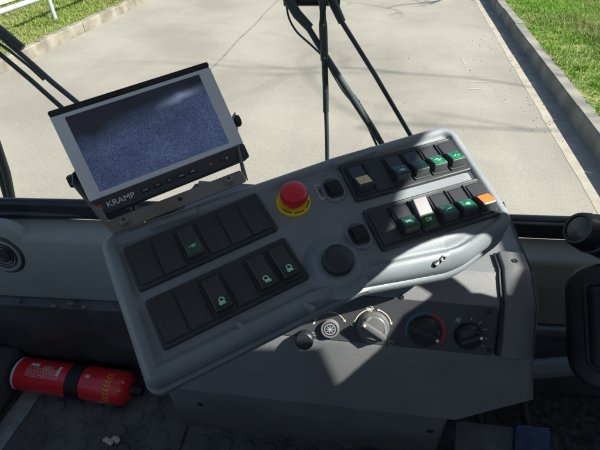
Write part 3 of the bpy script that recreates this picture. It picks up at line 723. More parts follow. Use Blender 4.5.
# wedge icon sticker left of the upper wheel
c = pl(320.5, 190.5, 0); W0 = T((c.x, c.y, -.0034)) @ Matrix.Rotation(-BR, 4, 'Z')
mb = MB(); slab(mb, rrect(.0078, .0235, .0006), [(0, 0), (0, .0004)], seg=2); s_ = mb.build('wheel_sticker', 'grey', desk, mw=W0)
mb = MB(); mb.add([(-.0022, .004, .0007), (.0022, .004, .0007), (.0006, -.008, .0007), (-.0002, -.008, .0007)], [(0, 1, 2, 3)]); strip(mb, arc2((0, .0075), .0018, 0, 360, 12), .0006, .0005); mb.build('wedge_symbol', 'plate', s_, smooth=False)
# big round rotary knob on a moulded mound
c = pl(337, 264, .004); K0 = T((c.x, c.y, -.0035))
mb = MB()
def bell(r, z, a): return r * (1 + .14 * max(0, math.sin(a + .2)) * (1 - z / .012))
mb.lathe([(.036, -.002), (.0335, .0006), (.031, .002), (.0285, .0045), (.0262, .008), (.0245, .0105), (.022, .0118), (.019, .0122), (.016, .0120)], 64, fn=bell); mb.build('knob_mound', 'shell', desk, mw=K0, sharp=70)
mb = MB(); mb.lathe([(.0165, .010), (.0168, .018), (.0162, .0212), (.0145, .0225), (.0005, .0228)], 60, fn=lambda r, z, a: r * (1 + .012 * math.cos(24 * a)) if z < .022 else r); kb = mb.build('rotary_knob', 'plate', desk, mw=K0, sharp=60)
mb = MB(); strip(mb, arc2((0, 0), .0152, 50, 175, 30), .0011, .0220, .0009); mb.build('knob_mark', 'lgreen', kb)
# mounting arm under the desk
mb = MB(); mb.tube([(.20, -.07, -.035), (.20, -.05, -.10), (.19, -.02, -.15)], [.035, .03, .03], 20); mb.build('support_arm', 'black', desk)

# ================================================================ CONSOLE with rotary controls
K = Vector((.2, .378, .592)); n_ctl = Vector((0, -.84, .54)).normalized(); n_sl = Vector((0, -.52, .85)).normalized(); n_lip = Vector((0, -.84, .54)).normalized(); n_lo = Vector((0, -.955, .295)).normalized()
def on(px, py, P, n): return at(px, py, P, n)
sb = on(495, 358, K, n_ctl); st = on(495, 305, K, n_ctl)           # control strip bottom / top
cre = on(480, 271, st, n_sl)                                         # crease between slope and top
ZT = cre.z
lip = on(495, 361, sb, n_lip)
lob = on(455, 420, lip, n_lo)                                          # lower edge
lox = on(529, 386, lip, n_lo)
print('CONSOLE', sb, st, cre, lip, lob, lox)
xr = on(534, 340, K, n_ctl).x
ped_left = on(165, 392, lob, n_lo).x
con = empty('heater_console', T((.05, .45, .30)), 'dark grey moulded console with rotary heater knobs beneath the switch desk', 'console')
ci = con.matrix_world.inverted()
def cl(mb, *a, **k):
    mb.v = [tuple(ci @ Vector(v)) for v in mb.v]; k.setdefault('parent', con); return mb.build(*a, **k)
yb = .60
body = [(yb, ZT), (cre.y + .01, ZT), (cre.y, ZT - .002), (cre.y - .006, ZT - .007), (st.y, st.z), (sb.y, sb.z), (lip.y, lip.z), (lob.y, lob.z)]
def bring(x, cut=0):
    r = []
    for y, z in body: r.append((x, y, z))
    r[-1] = (x, body[-1][0] , body[-1][1] + cut)
    return r + [(x, yb, body[-1][1] + cut)]
mb = MB()
xs = [ped_left, lob.x, lox.x, xr]
cutz = lox.z - lob.z
rings = []
for x, c_ in ((ped_left - .003, 0), (lob.x, 0), (lox.x - .004, cutz * .96), (xr - .001, cutz * 1.0), (xr, cutz * 1.04)):
    rr = bring(x, c_)
    if x >= xr - .005:
        xs_ = {5: on(533.5, 361, sb, n_ctl).x, 6: on(533, 364, lip, n_lo).x, 7: on(530, 383, lip, n_lo).x, 8: on(530, 383, lip, n_lo).x - .02}
        rr = [(x + (xs_[i] - xr if i in xs_ else 0), yy, z) for i, (_, yy, z) in enumerate(rr)]
    if x >= xr: rr = [(xx, y + (.004 if i not in (0, len(rr) - 1) else 0), z - (.004 if i < 2 else 0)) for i, (xx, y, z) in enumerate(rr)]
    rings.append(rr)
mb.loft(rings); cl(mb, 'body', 'console', bevel=.009, bseg=4)
# dark inset control fascia
nU = Vector((1, 0, 0)); nV = n_ctl.cross(nU)
ctr = (on(270, 318, K, n_ctl) + on(492, 331, K, n_ctl)) / 2
FM = frame(Vector((ctr.x, (st.y + sb.y) / 2, (st.z + sb.z) / 2)), nU, nV, n_ctl)
FMi = FM.inverted()
wF = on(496, 331, K, n_ctl).x - ped_left - .02; hF = (st - sb).length - .006; cx = (on(496, 331, K, n_ctl).x + ped_left + .02) / 2
FMc = frame(Vector((cx, (st.y + sb.y) / 2, (st.z + sb.z) / 2)), nU, nV, n_ctl)
mb = MB(); slab(mb, rrect(wF, hF, .006), [(0, -.003), (0, .0006), (.0008, .0014), (.0018, .0014)], mx=FMc); cl(mb, 'fascia', 'consoled')
def cp(px, py, h=.0015):
    v = FMi @ at(px, py, FM.translation + n_ctl * h, n_ctl); return (v.x, v.y)
def cfm(px, py, h=.0015):
    x, y = cp(px, py, h); return FM @ T((x, y, h))
def child(mb, name, m, mw, par=None, **k):
    mb.v = [tuple(ci @ (mw @ Vector(v))) for v in mb.v]; return mb.build(name, m, parent=par or con, **k)
# round socket (lighter style) at the left
mb = MB(); mb.lathe([(.0125, -.001), (.0125, .004), (.0115, .006), (.0098, .006), (.0094, .002)], 40); soc = child(mb, 'socket_ring', 'whitekey', cfm(330, 328))
mb = MB(); mb.lathe([(.0094, .001), (.0094, .0052), (.0088, .0056), (.0005, .0056)], 36); child(mb, 'socket_cap', 'plate', cfm(330, 328))
mb = MB(); strip(mb, arc2((0, 0), .0072, 0, 360, 24), .0009, .0056)
for t in (0, 45, 90, 135): strip(mb, [(.0055 * math.cos(R(t)), .0055 * math.sin(R(t))), (-.0055 * math.cos(R(t)), -.0055 * math.sin(R(t)))], .0008, .0056 + t * 1e-6)
child(mb, 'grille_print', 'grey', cfm(330, 328), smooth=False)
def knob(px, py, ang, hi=True, r=.0185, m='black', ptr='white'):
    fr = cfm(px, py) @ Matrix.Rotation(R(ang), 4, 'Z')
    mb = MB(); mb.lathe([(r, 0), (r * .98, .004), (r * .9, .0065), (r * .88, .007)], 48)
    # grip body: disc with two cut-away flanks leaving a raised blade
    prof = [(-1, 0)]
    rings = []
    for z, wdt in ((.006, .86), (.0135, .82), (.0155, .76), (.016, .70)): rings.append([(r * wdt * math.cos(t), r * wdt * math.sin(t), z - (.0065 * min(1, max(0, abs(math.sin(t)) - .42) * 3.5) if z > .007 else 0)) for t in [2 * math.pi * i / 64 for i in range(64)]])
    mb.loft(rings)
    o = child(mb, 'control_knob', m, fr, sharp=40)
    q = MB(); slab(q, rrect(r * 1.72, .0075, .0035), [(0, .006), (0, .0172), (.0008, .0185), (.0016, .0188)]); child(q, 'grip_blade', m, fr, par=con)
    q = MB(); disc(q, (r * .66, 0), .0020, .0188, th=.0004); child(q, 'pointer_dot', ptr, fr)
    return o
knob(373, 327, 150, m='steelk', ptr='pale', r=.0215)
knob(425, 331, -22, r=.0205)
knob(468, 336, 25, r=.018)
# printed scales round the knobs
def scale(px, py, segs, m, w_=.0013, name='scale_print'):
    mb = MB()
    for r, a0, a1 in segs: strip(mb, arc2((0, 0), r, a0, a1, 22), w_, .0)
    return child(mb, name, m, cfm(px, py), smooth=False)
scale(330, 328, [(.0222, 35, 165)], 'pale', .0009)
scale(373, 327, [(.0245, 20, 75), (.0245, 105, 165)], 'pale', .0012)
scale(425, 331, [(.0245, 75, 200)], 'blue', .0020); scale(425, 331, [(.0248, -35, 74)], 'dred', .0030)
mb = MB()
def arrow(fr_c, r, a, sg, s=.0034):
    p = Vector((fr_c[0] + r * math.cos(R(a)), fr_c[1] + r * math.sin(R(a)))); t = Vector((-math.sin(R(a)), math.cos(R(a)))) * sg; n_ = Vector((t.y, -t.x))
    q = [p + t * s, p + n_ * s * .55, p - n_ * s * .55]; mb.add([(v.x, v.y, .0018) for v in q] + [(v.x, v.y, .0015) for v in q], [(0, 1, 2), (0, 3, 4, 1), (1, 4, 5, 2), (2, 5, 3, 0)])
for (px, py, r, a, sg) in ((330, 328, .0222, 165, 1), (330, 328, .0222, 35, -1), (373, 327, .0245, 75, 1), (373, 327, .0245, 105, -1), (373, 327, .0245, 20, -1), (373, 327, .0245, 165, 1)):
    mb = MB(); arrow(cp(px, py), r, a, sg); child(mb, 'arrow_print', 'pale', FM, smooth=False)
x, y = cp(352, 325); mb = MB(); mb.box((x, y, .0016), (.003, .0022, .0004)); child(mb, 'tick_print', 'pale', FM, smooth=False)
x, y = cp(370, 309); mb = MB()
strip(mb, [(x - .0045, y + .001), (x - .003, y + .0032), (x, y + .0038), (x + .003, y + .0032), (x + .0045, y + .001), (x + .002, y - .0026), (x - .002, y - .0026)], .0009, .0015, closed=True); strip(mb, [(x - .003, y + .0008), (x + .003, y + .0008)], .0009, .0015)
child(mb, 'wiper_symbol', 'pale', FM, smooth=False)
mb = MB()
x, y = cp(315, 334); strip(mb, [(x - .004, y - .0015), (x - .004, y + .0015), (x + .004, y + .0015), (x + .004, y - .0015)], .0008, .0015, closed=True); child(mb, 'battery_symbol', 'grey', FM, smooth=False); mb = MB()
x, y = cp(391, 343); strip(mb, arc2((x, y), .003, 0, 300, 12), .0008, .0015); child(mb, 'drop_symbol', 'grey', FM, smooth=False); mb = MB()
x, y = cp(458, 320)
for k in range(4): strip(mb, arc2((x + .0021 * math.cos(R(45 + 90 * k)), y + .0021 * math.sin(R(45 + 90 * k))), .0013, 0, 360, 10), .0009, .0015 + k * 1e-5)
child(mb, 'fan_symbol', 'grey', FM, smooth=False); mb = MB()
for a, s in ((85, 1), (55, 1.2), (28, 1.4), (-2, 1.2), (-30, 1)):
    x, y = cp(468, 336); x += .0235 * math.cos(R(a)); y += .0235 * math.sin(R(a)); mb.box((0, 0, .0), (.0035 * s, .0011, .0004), 0, T((x, y, .0016)) @ Matrix.Rotation(R(a), 4, 'Z'))
child(mb, 'speed_scale', 'grey', FM, smooth=False)
# small pouch-like dark knob at the far left, half under the desk
mb = MB(); mb.lathe([(.012, 0), (.012, .012), (.010, .014), (.0005, .0145)], 32); child(mb, 'control_knob', 'black', cfm(305, 338))
for px, py in ((489, 312), (489, 350), (402, 297)):
    mb = MB(); mb.lathe([(.0030, -.001), (.0030, .0006), (.0024, .0012), (.0012, .0012), (.0010, .0004)], 20); child(mb, 'fascia_screw', 'black', cfm(px, py))
# end cap over the right end of the console
x0, x1 = on(500, 335, K, n_ctl).x, xr - .006
def sec(off, x, i0=1):
    P = [(cre.y + .035, ZT + off), (cre.y + .004, ZT + off), (cre.y - .006 - off * .3, ZT - .007 + off * .9), (st.y - off * .75, st.z + off * .7), (sb.y - off * .85, sb.z + .006 + off * .53), (sb.y + .004, sb.z + .004), (cre.y + .035, sb.z + .004)]
    return [(x, y, z) for y, z in P]
mb = MB(); mb.loft([sec(.0006, x0), sec(.0065, x0 + .0015), sec(.008, x0 + .004), sec(.008, x1 - .005), sec(.006, x1 - .001), sec(.0006, x1)]); cl(mb, 'end_cap', 'capmat', bevel=.003, bseg=3)
mb = MB(); mb.loft([sec(.0012, x0 - .004), sec(.0030, x0 - .0035), sec(.0030, x0 + .001), sec(.0012, x0 + .0015)]); cl(mb, 'cap_gap', 'black')  # black strip standing in for the dark gap left of the cap
mb = MB(); mb.lathe([(.0038, 0), (.0038, .0012), (.0022, .0012), (.0018, .0002)], 20, 0, T(((x0 + x1) / 2, cre.y + .016, ZT + .008))); cl(mb, 'cap_screw', 'black')
# lower pedestal box
pl0 = Vector((ped_left, lob.y + .012, lob.z)); nP = Vector((0, -.97, -.22)).normalized()
pA = at(165, 391, pl0, nP); pB = at(452, 421, pl0, nP); pC = at(443, 452, pl0, nP); pD = at(179, 426, pl0, nP); zb_ = pD.z
pC = at(444, 449, pl0, nP)
mb = MB(); bk = .20
def rr4(xa, xb, y, z, d): return [(x, y + yy * 0 + 0, z) for x, yy in ()] + [tuple((px_ + xa, py_ + y, z)) for px_, py_ in rpoly([(0, 0, .012), (xb - xa, 0, .012), (xb - xa, d, .012), (0, d, .012)], 0, 5)]
mb.loft([rr4(pA.x, pB.x, pA.y, pA.z + .02, bk), rr4(pA.x + .001, pB.x - .001, pA.y, pA.z, bk), rr4(pD.x - .001, pC.x, pD.y, zb_ + .008, bk), rr4(pD.x + .005, pC.x - .006, pD.y + .006, zb_, bk - .012)])
cl(mb, 'lower_box', 'console', sharp=40)
for px, py in ((200, 404), (430, 431)):
    p = at(px, py, pA, nP); mb = MB(); mb.lathe([(.0055, -.002), (.0055, .0012), (.0045, .0022), (.0022, .0022), (.0020, .0008)], 24, 0, frame(p, Vector((1, 0, 0)), nP.cross(Vector((1, 0, 0))), nP)); cl(mb, 'box_screw', 'black')

# ================================================================ DISPLAY MONITOR
MO = Vector((-.316, .3954, .8549)); MU = Vector((.8012, .585, .1262)).normalized(); MN = Vector((.3823, -.6625, .6441)); MN = (MN - MU * MN.dot(MU)).normalized(); MY = MN.cross(MU)
MM = frame(MO + MU * .091 - MY * .061, MU, MY, MN)
mon = empty('monitor', MM, 'small tilted video monitor in a silver frame showing a grainy blue picture', 'monitor')
MW, MHt = .182, .122
mb = MB(); slab(mb, rrect(MW, MHt, .004), [(.003, -.026), (.001, -.024), (0, -.016), (0, -.002), (.001, -.0006)], seg=4); mb.build('case', 'black', mon)
# bezel: silver band with window
wx0, wx1, wy0, wy1 = -.0775, .0755, -.0365, .0500
def ringmesh(mb, outer, inner, z0, z1):
    O = rpoly(outer, 0, 4); I = rpoly(inner, 0, 4); O2 = rpoly(outer, .0007, 4)
    mb.loft([[(x, y, z0) for x, y in O], [(x, y, z1 - .0006) for x, y in O], [(x, y, z1) for x, y in O2], [(x, y, z1) for x, y in I], [(x, y, z0) for x, y in I]], cap0=False, cap1=False)
rc = lambda a, b, c, d, r: [(a, c, r), (b, c, r), (b, d, r), (a, d, r)]
mb = MB(); ringmesh(mb, rc(-MW / 2, MW / 2, -.0425, .0545, .002), rc(wx0, wx1, wy0, wy1, .0006), -.0008, .0012); mb.build('bezel', 'silver', mon)
mb = MB(); slab(mb, rc(-MW / 2, MW / 2, .0549, MHt / 2, .0025), [(0, -.0008), (0, .0010), (.0008, .0018), (.0016, .0018)]); mb.build('top_strip', 'black', mon)
mb = MB(); slab(mb, rc(-MW / 2, MW / 2, -MHt / 2, -.0429, .0025), [(0, -.0008), (0, .0014), (.0008, .0022), (.0016, .0022)]); mb.build('button_strip', 'plate', mon)
def screen_mat():
    m = bpy.data.materials.new('screen_picture'); m.use_nodes = True; t = m.node_tree; N = t.nodes; L = t.links; b = N['Principled BSDF']
    b.inputs['Base Color'].default_value = (.008, .009, .012, 1); b.inputs['Roughness'].default_value = .18
    tc = N.new('ShaderNodeTexCoord'); sp = N.new('ShaderNodeSeparateXYZ'); L.new(tc.outputs['Object'], sp.inputs[0])
    def nz(s, d=3, dist=0):
        n = N.new('ShaderNodeTexNoise'); n.inputs['Scale'].default_value = s; n.inputs['Detail'].default_value = d; n.inputs['Distortion'].default_value = dist; L.new(tc.outputs['Object'], n.inputs['Vector']); return n
    g = nz(900, 5); l = nz(16, 4, .4)
    cr = N.new('ShaderNodeValToRGB'); e = cr.color_ramp.elements; e[0].position = .38; e[0].color = (.022, .035, .085, 1); e[1].position = .66; e[1].color = (.080, .118, .225, 1)
    L.new(g.outputs[0], cr.inputs[0])
    # horizon of the picture: dark upper part with a wavy slanted border
    ma = N.new('ShaderNodeMath'); ma.operation = 'MULTIPLY_ADD'; ma.inputs[1].default_value = -.12; L.new(sp.outputs[0], ma.inputs[0]); L.new(sp.outputs[1], ma.inputs[2])
    mw_ = N.new('ShaderNodeMath'); mw_.operation = 'MULTIPLY_ADD'; mw_.inputs[1].default_value = .030; L.new(l.outputs[0], mw_.inputs[0]); L.new(ma.outputs[0], mw_.inputs[2])
    mr = N.new('ShaderNodeMapRange'); mr.inputs[1].default_value = .030; mr.inputs[2].default_value = .054; L.new(mw_.outputs[0], mr.inputs[0])
    x1 = N.new('ShaderNodeMix'); x1.data_type = 'RGBA'; x1.inputs[7].default_value = (.010, .013, .022, 1); L.new(mr.outputs[0], x1.inputs[0]); L.new(cr.outputs[0], x1.inputs[6])
    # pale streak upper right, a reflection painted into the picture
    def band(sock, c0, w0):
        a = N.new('ShaderNodeMath'); a.operation = 'SUBTRACT'; a.inputs[1].default_value = c0; L.new(sock, a.inputs[0])
        b_ = N.new('ShaderNodeMath'); b_.operation = 'ABSOLUTE'; L.new(a.outputs[0], b_.inputs[0])
        c = N.new('ShaderNodeMapRange'); c.inputs[1].default_value = 0; c.inputs[2].default_value = w0; c.inputs[3].default_value = 1; c.inputs[4].default_value = 0; L.new(b_.outputs[0], c.inputs[0]); return c
    bx_ = band(sp.outputs[0], .045, .034); by_ = band(mw_.outputs[0], .041, .007)
    ml = N.new('ShaderNodeMath'); ml.operation = 'MULTIPLY'; L.new(bx_.outputs[0], ml.inputs[0]); L.new(by_.outputs[0], ml.inputs[1])
    x2 = N.new('ShaderNodeMix'); x2.data_type = 'RGBA'; x2.inputs[7].default_value = (.20, .25, .36, 1); L.new(ml.outputs[0], x2.inputs[0]); L.new(x1.outputs[2], x2.inputs[6])
    # darker lower-right corner and lower brightness at the edges of the picture
    x3 = N.new('ShaderNodeMix'); x3.data_type = 'RGBA'; x3.blend_type = 'MULTIPLY'; x3.inputs[0].default_value = .75
    cr2 = N.new('ShaderNodeValToRGB'); cr2.color_ramp.elements[0].position = .3; cr2.color_ramp.elements[0].color = (.45, .45, .5, 1); cr2.color_ramp.elements[1].position = .62; L.new(nz(22, 3).outputs[0], cr2.inputs[0])
    L.new(x2.outputs[2], x3.inputs[6]); L.new(cr2.outputs[0], x3.inputs[7])
    L.new(x3.outputs[2], b.inputs['Emission Color']); b.inputs['Emission Strength'].default_value = .42
    return m
mb = MB(); mb.box(((wx0 + wx1) / 2, (wy0 + wy1) / 2, -.0001), (wx1 - wx0 + .002, wy1 - wy0 + .002, .001)); mb.build('screen', screen_mat(), mon, smooth=False)
by = -.0520
text('brand_lettering', 'KRAMP', .0086, 'white', mon, T((-.0615, by - .0005, .00225)), sx=1.12)
mb = MB(); slab(mb, rrect(.0052, .0062, .001), [(0, .0022), (0, .0026)]); mb.build('logo', 'logo', mon, mw=T((-.0838, by, 0)))
for k, x in enumerate((-.0335, -.0195, -.0055, .0085, .0225)):
    mb = MB(); slab(mb, rrect(.0108, .0052, .0022), [(0, .002), (0, .0030), (.0006, .0035), (.0012, .0035)]); b_ = mb.build('button', 'black', mon, mw=T((x, by, 0)))
    q = MB()
    for s in ((-.0022, -.0007, .0007, .0022) if k in (0, 3, 4) else (-.001, .001)): q.box((s, 0, .0036), (.0010, .0016, .0003))
    q.build('button_print', 'grey', b_)
mb = MB(); disc(mb, (.0450, by), .0010, .0022); mb.build('status_light', 'led', mon)
mb = MB(); disc(mb, (.0560, by), .0016, .0022); mb.build('sensor_window', 'black', mon)
mb = MB(); disc(mb, (.0650, by), .0013, .0022); mb.build('light_sensor', 'grey', mon)
# side clamp knobs
for sx_, py in ((-1, -.012), (1, -.012)):
    mb = MB(); mb.lathe([(.0068, 0), (.0068, .006), (.0055, .008), (.0005, .008)], 18, 0, T((sx_ * (MW / 2 + .0045), py, -.016)) @ Matrix.Rotation(R(90 * sx_), 4, 'Y'), fn=lambda r, z, a: r * (1 + .08 * math.cos(9 * a))); mb.build('clamp_knob', 'black', mon)
# U bracket: base plate seated on the rear rim of the desk, arms up to the clamp knobs
bkt = []
Hb = .010
cA = at(112, 234, PO + PNV * Hb, PNV); cB = at(247, 181, PO + PNV * Hb, PNV); cD = at(96, 214, PO + PNV * Hb, PNV); cC = at(240, 160, PO + PNV * Hb, PNV)
MMi = MM.inverted()
ub = (cB - cA).normalized(); wb = (cB - cA).length; vb = (cC - cB); vb = (vb - ub * vb.dot(ub)); hb = .0175; vb.normalize()
nb = ub.cross(vb)
if nb.z < 0: nb = -nb
BM = frame((cA + cB) / 2 + vb * hb / 2, ub, vb, nb)
print('BRACKET w', wb, 'h', hb)
def ml(mb, *a, **k):
    mb.v = [tuple(MMi @ Vector(v)) for v in mb.v]; return mb.build(*a, parent=mon, **k)
mb = MB(); mb.v = []
slab(mb, rrect(wb, hb, .003), [(0, -.0012), (0, .0008)], mx=BM, seg=4)
knobL = MM @ Vector((-MW / 2 - .004, -.012, -.016)); knobR = MM @ Vector((MW / 2 + .004, -.012, -.016))
for sg, kp in ((-1, knobL), (1, knobR)):
    f0 = BM @ Vector((sg * wb / 2, -hb / 2, 0)); f1 = BM @ Vector((sg * wb / 2, hb / 2, 0)); wv_ = (MY * .011) ; k0 = kp - MN * .010; k1 = kp + MN * .010
    k0, k1 = kp + Vector((0, -.010, 0)), kp + Vector((0, .010, 0))
    tkn = ub * .0018
    mb.loft([[f0, f1, f1 + tkn, f0 + tkn], [k0.lerp(f0, .35), k1.lerp(f1, .35), k1.lerp(f1, .35) + tkn, k0.lerp(f0, .35) + tkn], [k0, k1, k1 + tkn, k0 + tkn], [kp + Vector((0, -.004, .010)), kp + Vector((0, .006, .010)), kp + Vector((0, .006, .010)) + tkn, kp + Vector((0, -.004, .010)) + tkn]])
ml(mb, 'bracket', 'steel', bevel=.0004)
for px, py in ((125, 222), (229, 181)):
    p = at(px, py, PO + PNV * (Hb + .001), PNV); mb = MB(); mb.lathe([(.0062, 0), (.0062, .0008), (.0048, .001), (.0045, .0045), (.0038, .0052), (.002, .0052)], 6 * 4, 0, frame(p, ub, vb, nb)); ml(mb, 'bolt', 'steel')
    mb = MB(); mb.lathe([(.0018, .004), (.0018, .0056)], 6, 0, frame(p, ub, vb, nb)); ml(mb, 'bolt_recess', 'black')
p = at(180, 199, PO + PNV * (Hb + .001), PNV); mb = MB(); mb.lathe([(.0024, 0), (.0024, .0006)], 18, 0, frame(p, ub, vb, nb)); ml(mb, 'bolt_hole', 'black')
# black cable loop behind the bracket
cpts = [MM @ Vector(v) for v in ((-.05, -.05, -.026), (-.055, -.062, -.036), (-.045, -.075, -.040), (-.02, -.078, -.045), (.01, -.072, -.06), (.03, -.06, -.08))]
mb = MB(); mb.tube(cpts, .003, 10); ml(mb, 'cable', 'black')

# ================================================================ WIPERS outside the glass
WY = .90
def wp(px, py, d=0): return aty(px, py, WY + d)
w1 = empty('windshield_wiper', T(wp(325, 20)), 'black windshield wiper hanging upright at the middle of the windshield', 'wiper')
def wl(o, mb, *a, **k):
    i = o.matrix_world.inverted(); mb.v = [tuple(i @ Vector(v)) for v in mb.v]; return mb.build(*a, parent=o, **k)
def px2m(k, px, py): return k / F * ((wp(px, py) - EYEP).dot(Vector((-math.sin(YAW) * math.cos(PITCH), math.cos(YAW) * math.cos(PITCH), -math.sin(PITCH)))))
def wtube(o, pts, wid, name, m='wiper', d=0, seg=12):
    mb = MB(); mb.tube([wp(x, y, d) for x, y in pts], [px2m(k / 2, *p) for k, p in zip(wid, pts)], seg); return wl(o, mb, name, m)
wtube(w1, [(317, -420), (320, -200), (322.5, 0), (323, 25), (324.5, 60)], [12, 10, 9, 8.5, 8], 'arm')
wtube(w1, [(324.5, 58), (325.5, 85), (326, 112)], [6.5, 6, 6], 'arm_link', d=.004)
wtube(w1, [(326, 108), (327, 135), (327.5, 175)], [4.6, 4.4, 4.2], 'blade', d=.006)
mb = MB()
for k in range(3):
    y = 25 + k * 33; p = wp(323 + y * .03, y, -.012); mb.lathe([(.0022, 0), (.0022, .002)], 8, 0, frame(p, Vector((1, 0, 0)), Vector((0, 0, 1)), Vector((0, -1, 0))))
wl(w1, mb, 'rivet', 'grey')
w2 = empty('windshield_wiper', T(wp(290, 0)), 'slanting black wiper with twin arm and thin hose, left of the third wiper arm', 'wiper')
wtube(w2, [(272, -34), (286, -4), (297, 14), (310, 28)], [10, 10, 10, 9], 'arm')
wtube(w2, [(306, 24), (325, 55), (355, 102), (368, 122)], [6, 6.5, 7, 6.5], 'arm_link', d=.004)
wtube(w2, [(352, 97), (372, 128), (392, 160)], [8, 7, 4.5], 'blade', d=.009)
wtube(w2, [(358, 100), (366, 122), (378, 148), (386, 165)], [2.4, 2.4, 2.4, 2.2], 'blade_edge', d=.012)
def cr_(P, k=5):
    V = [Vector(p) for p in P]; return [tuple(v) for v in dens(V, k)]
hp = cr_([(286, 2), (289, 18), (297, 32), (310, 44), (324, 58), (334, 76), (344, 92), (356, 106)])
wtube(w2, hp, [2.2] * len(hp), 'hose', d=.016, seg=8)
w3 = empty('windshield_wiper', T(wp(335, 10)), 'slender straight black wiper arm slanting right above the desk', 'wiper')
wtube(w3, [(318, -28), (330, -4), (342, 22)], [10, 10, 8], 'arm', d=.02)
wtube(w3, [(340, 19), (375, 75), (412, 138), (424, 158)], [5, 4.8, 4.4, 4.2], 'blade', d=.02)
# cross link at the top
mb = MB(); mb.tube([wp(284, 1, .03), wp(340, 1, .03)], .009, 10); wl(w1, mb, 'cross_link', 'black')
w4 = empty('windshield_wiper', T(wp(20, 50)), 'pair of black wiper arms crossing the upper left corner behind the monitor', 'wiper')
wtube(w4, [(-150, -95), (-30, 6), (0, 30), (14, 41), (23, 48)], [14, 10, 9, 8, 7], 'arm')
wtube(w4, [(0, 36), (30, 62), (52, 82), (90, 113)], [5, 5, 5.5, 5], 'arm_link', d=.006)
wtube(w4, [(-10, 37), (10, 51), (30, 67), (44, 80)], [3, 3, 3, 3], 'hose', d=.012)
wtube(w4, [(-20, 37), (0, 54), (32, 81), (60, 106), (84, 127)], [5, 5, 5, 5, 4.5], 'blade', d=.012)
w5 = empty('windshield_wiper', T(wp(5, 170)), 'black wiper blade end at the left edge just above the bars', 'wiper')
wtube(w5, [(-14, 100), (-4, 140), (6, 172), (12, 200)], [7, 7, 8, 7], 'blade')
wtube(w5, [(-10, 150), (0, 172), (8, 200)], [6, 7, 7], 'blade_edge', d=.008)

# ================================================================ RIGHT SIDE: lever, column cover, pedals
c = at(577, 228, (.45, .52, .60), (0, -1, .4)); ax_ = Vector((.86, .30, -.10)).normalized()
vdir = (EYEP - c).normalized(); axs = (Vector((-.78, -.14, .36))).normalized()
fr = frame(c, axs.cross(Vector((0, 0, 1))).normalized(), Vector((0, 0, 1)).cross(axs).cross(axs).normalized(), axs)
zz = axs; xx = zz.orthogonal().normalized(); yy = zz.cross(xx); fr = frame(c, xx, yy, zz)
lev = empty('column_lever', fr, 'black round ended lever poking in at the right edge above the ledge', 'lever')
sc = (c - EYEP).length / F
r0 = 14 * sc
mb = MB(); mb.lathe([(r0 * .9, -.16), (r0 * 1.18, -.12), (r0 * 1.2, -.05), (r0 * 1.12, -.012), (r0 * 1.02, -.003), (r0 * .96, 0), (r0 * .80, 0), (r0 * .76, -.004)], 44); mb.build('handle', 'black', lev)
mb = MB(); mb.lathe([(r0 * .78, -.006), (r0 * .76, -.002), (r0 * .5, .0006), (.0004, .0012)], 36); mb.build('end_lens', 'key', lev)
for z in (-.03, -.065, -.10):
    mb = MB(); mb.lathe([(r0 * 1.16, z - .003), (r0 * 1.24, z - .002), (r0 * 1.24, z + .002), (r0 * 1.16, z + .003)], 44, cap0=False, cap1=False); mb.build('grip_ring', 'rubber', lev)
# column cover: a big rounded black pod with piped oval edge
c = at(613, 333, (.45, .36, .45), (0, -1, .6)); zz = (EYEP - c).normalized() * .9 + Vector((-.25, 0, .0)); zz.normalize(); xx = Vector((1, .12, 0)); xx = (xx - zz * xx.dot(zz)).normalized(); yy = zz.cross(xx)
s = (c - EYEP).length / F * .96
pod = empty('steering_column', frame(c, xx, yy, zz), 'large black padded steering column cover cut off by the right edge', 'steering column')
O_ = [(-42 * s, -46 * s, 26 * s), (40 * s, -50 * s, 20 * s), (40 * s, 62 * s, 20 * s), (-30 * s, 58 * s, 24 * s)]
mb = MB(); slab(mb, O_, [(12 * s, -.12), (0, -.06), (0, -.012), (1.5 * s, -.004), (4 * s, .0), (7 * s, .0006)], seg=12); mb.build('cover', 'black', pod, sharp=60)
shp = [(.351, .562), (.338, .479), (.397, .511), (.428, .497), (.442, .44), (.446, .10), (.20, .10), (.20, .72), (.316, .70), (.327, .66), (.340, .606)]
podi = pod.matrix_world.inverted()
bpy.context.view_layer.update()
wh = whl_parts[0]; wh.name = 'steering_wheel'; wh.parent = pod; wh.matrix_local = podi @ sf
for o_ in whl_parts[1:]: o_.parent = wh
mb = MB(); mb.loft([[podi @ Vector(sw(a, b, x)) for a, b in shp] for x in (.50, .515)]); mb.build('shade_slab', 'black', pod, bevel=.002)  # unseen slab added to block sun, cut to the console's dark areas
mb = MB(); path = [Vector((x, y, .001)) for x, y in rpoly(O_, 18 * s, 10)]; path.append(path[0]); mb.tube(path, .0035, 10); mb.build('piping', 'black', pod)
mb = MB(); slab(mb, O_, [(20 * s, -.001), (20 * s, .002), (22 * s, .004), (26 * s, .0045)], seg=10); mb.build('pad', 'black', pod)
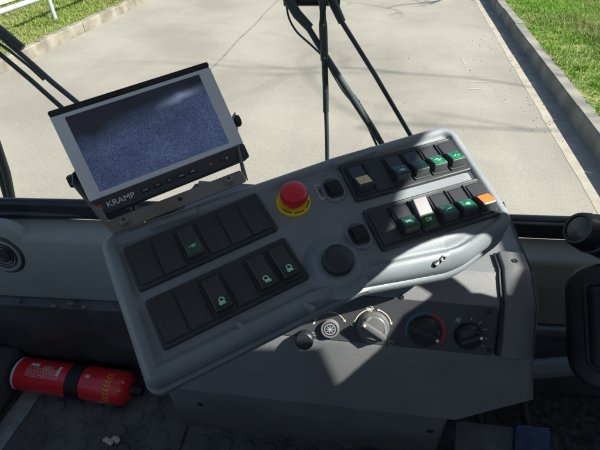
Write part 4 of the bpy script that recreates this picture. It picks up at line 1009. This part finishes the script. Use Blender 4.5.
# tube and bracket behind
p0, p1 = aty(500, 372, .50), aty(585, 358, .50)
mb = MB(); mb.tube([p0, p1 + Vector((.1, 0, .015))], .017, 18); tag(mb.build('steering_link', 'console'), 'grey round tube running behind the lower right corner of the console', 'tube')
mb = MB(); c0 = aty(520, 340, .56); mb.tube([aty(505, 330, .56), aty(560, 333, .56), aty(610, 331, .56)], .012, 14); tag(mb.build('support_rail', 'kick'), 'thin dark rail above the grey tube right of the console', 'rail')
# pedals
def pedal(name, px0, px1, py, h, m, label, ribs):
    a_, b_ = atz(px0, py, h), atz(px1, py, h); wd = (b_ - a_).length; c = (a_ + b_) / 2
    yv = Vector((0, .72, .69)); nv = Vector((1, 0, 0)).cross(yv); fr = frame(c, Vector((1, 0, 0)), yv, nv)
    o = empty(name, fr, label, 'pedal')
    mb = MB(); slab(mb, rc(-wd / 2, wd / 2, -.10, 0, .006), [(0, -.006), (0, .003), (.002, .005)]); mb.build('pad', m, o)
    mb = MB()
    for k in range(ribs): mb.box((0, -.008 - k * .09 / ribs, .0055), (wd * .88, .0035, .002))
    mb.build('grip_ribs', m, o, bevel=.0006)
    mb = MB(); mb.tube([(0, -.03, -.006), (0, .02, -.04), (0, .10, -.07)], .010, 12); mb.build('pedal_arm', 'black', o)
    return o
pedal('pedal', 516, 549, 426, .14, 'pedal', 'shiny dark blue ribbed foot pedal at the bottom right', 9)
pedal('pedal', 456, 512, 424, .12, 'rubber', 'wide black rubber pedal beside the blue one', 4)
# thick crumpled floor liner at the right
mb = MB(); n1, n2 = 60, 50; vs = []
for i in range(n1 + 1):
    for j in range(n2 + 1):
        x = .12 + .75 * i / n1; y = .02 + .56 * j / n2; q = Vector((x * 9, y * 9, 0))
        vs.append((x, y, .012 + .016 * noise.noise(q) + .008 * noise.noise(q * 3.1) + .003 * noise.noise(q * 9)))
mb.add(vs, [(i * (n2 + 1) + j, (i + 1) * (n2 + 1) + j, (i + 1) * (n2 + 1) + j + 1, i * (n2 + 1) + j + 1) for i in range(n1) for j in range(n2)])
tag(mb.build('floor_liner', 'carpet'), 'dark crumpled carpet liner around the pedals', 'carpet')
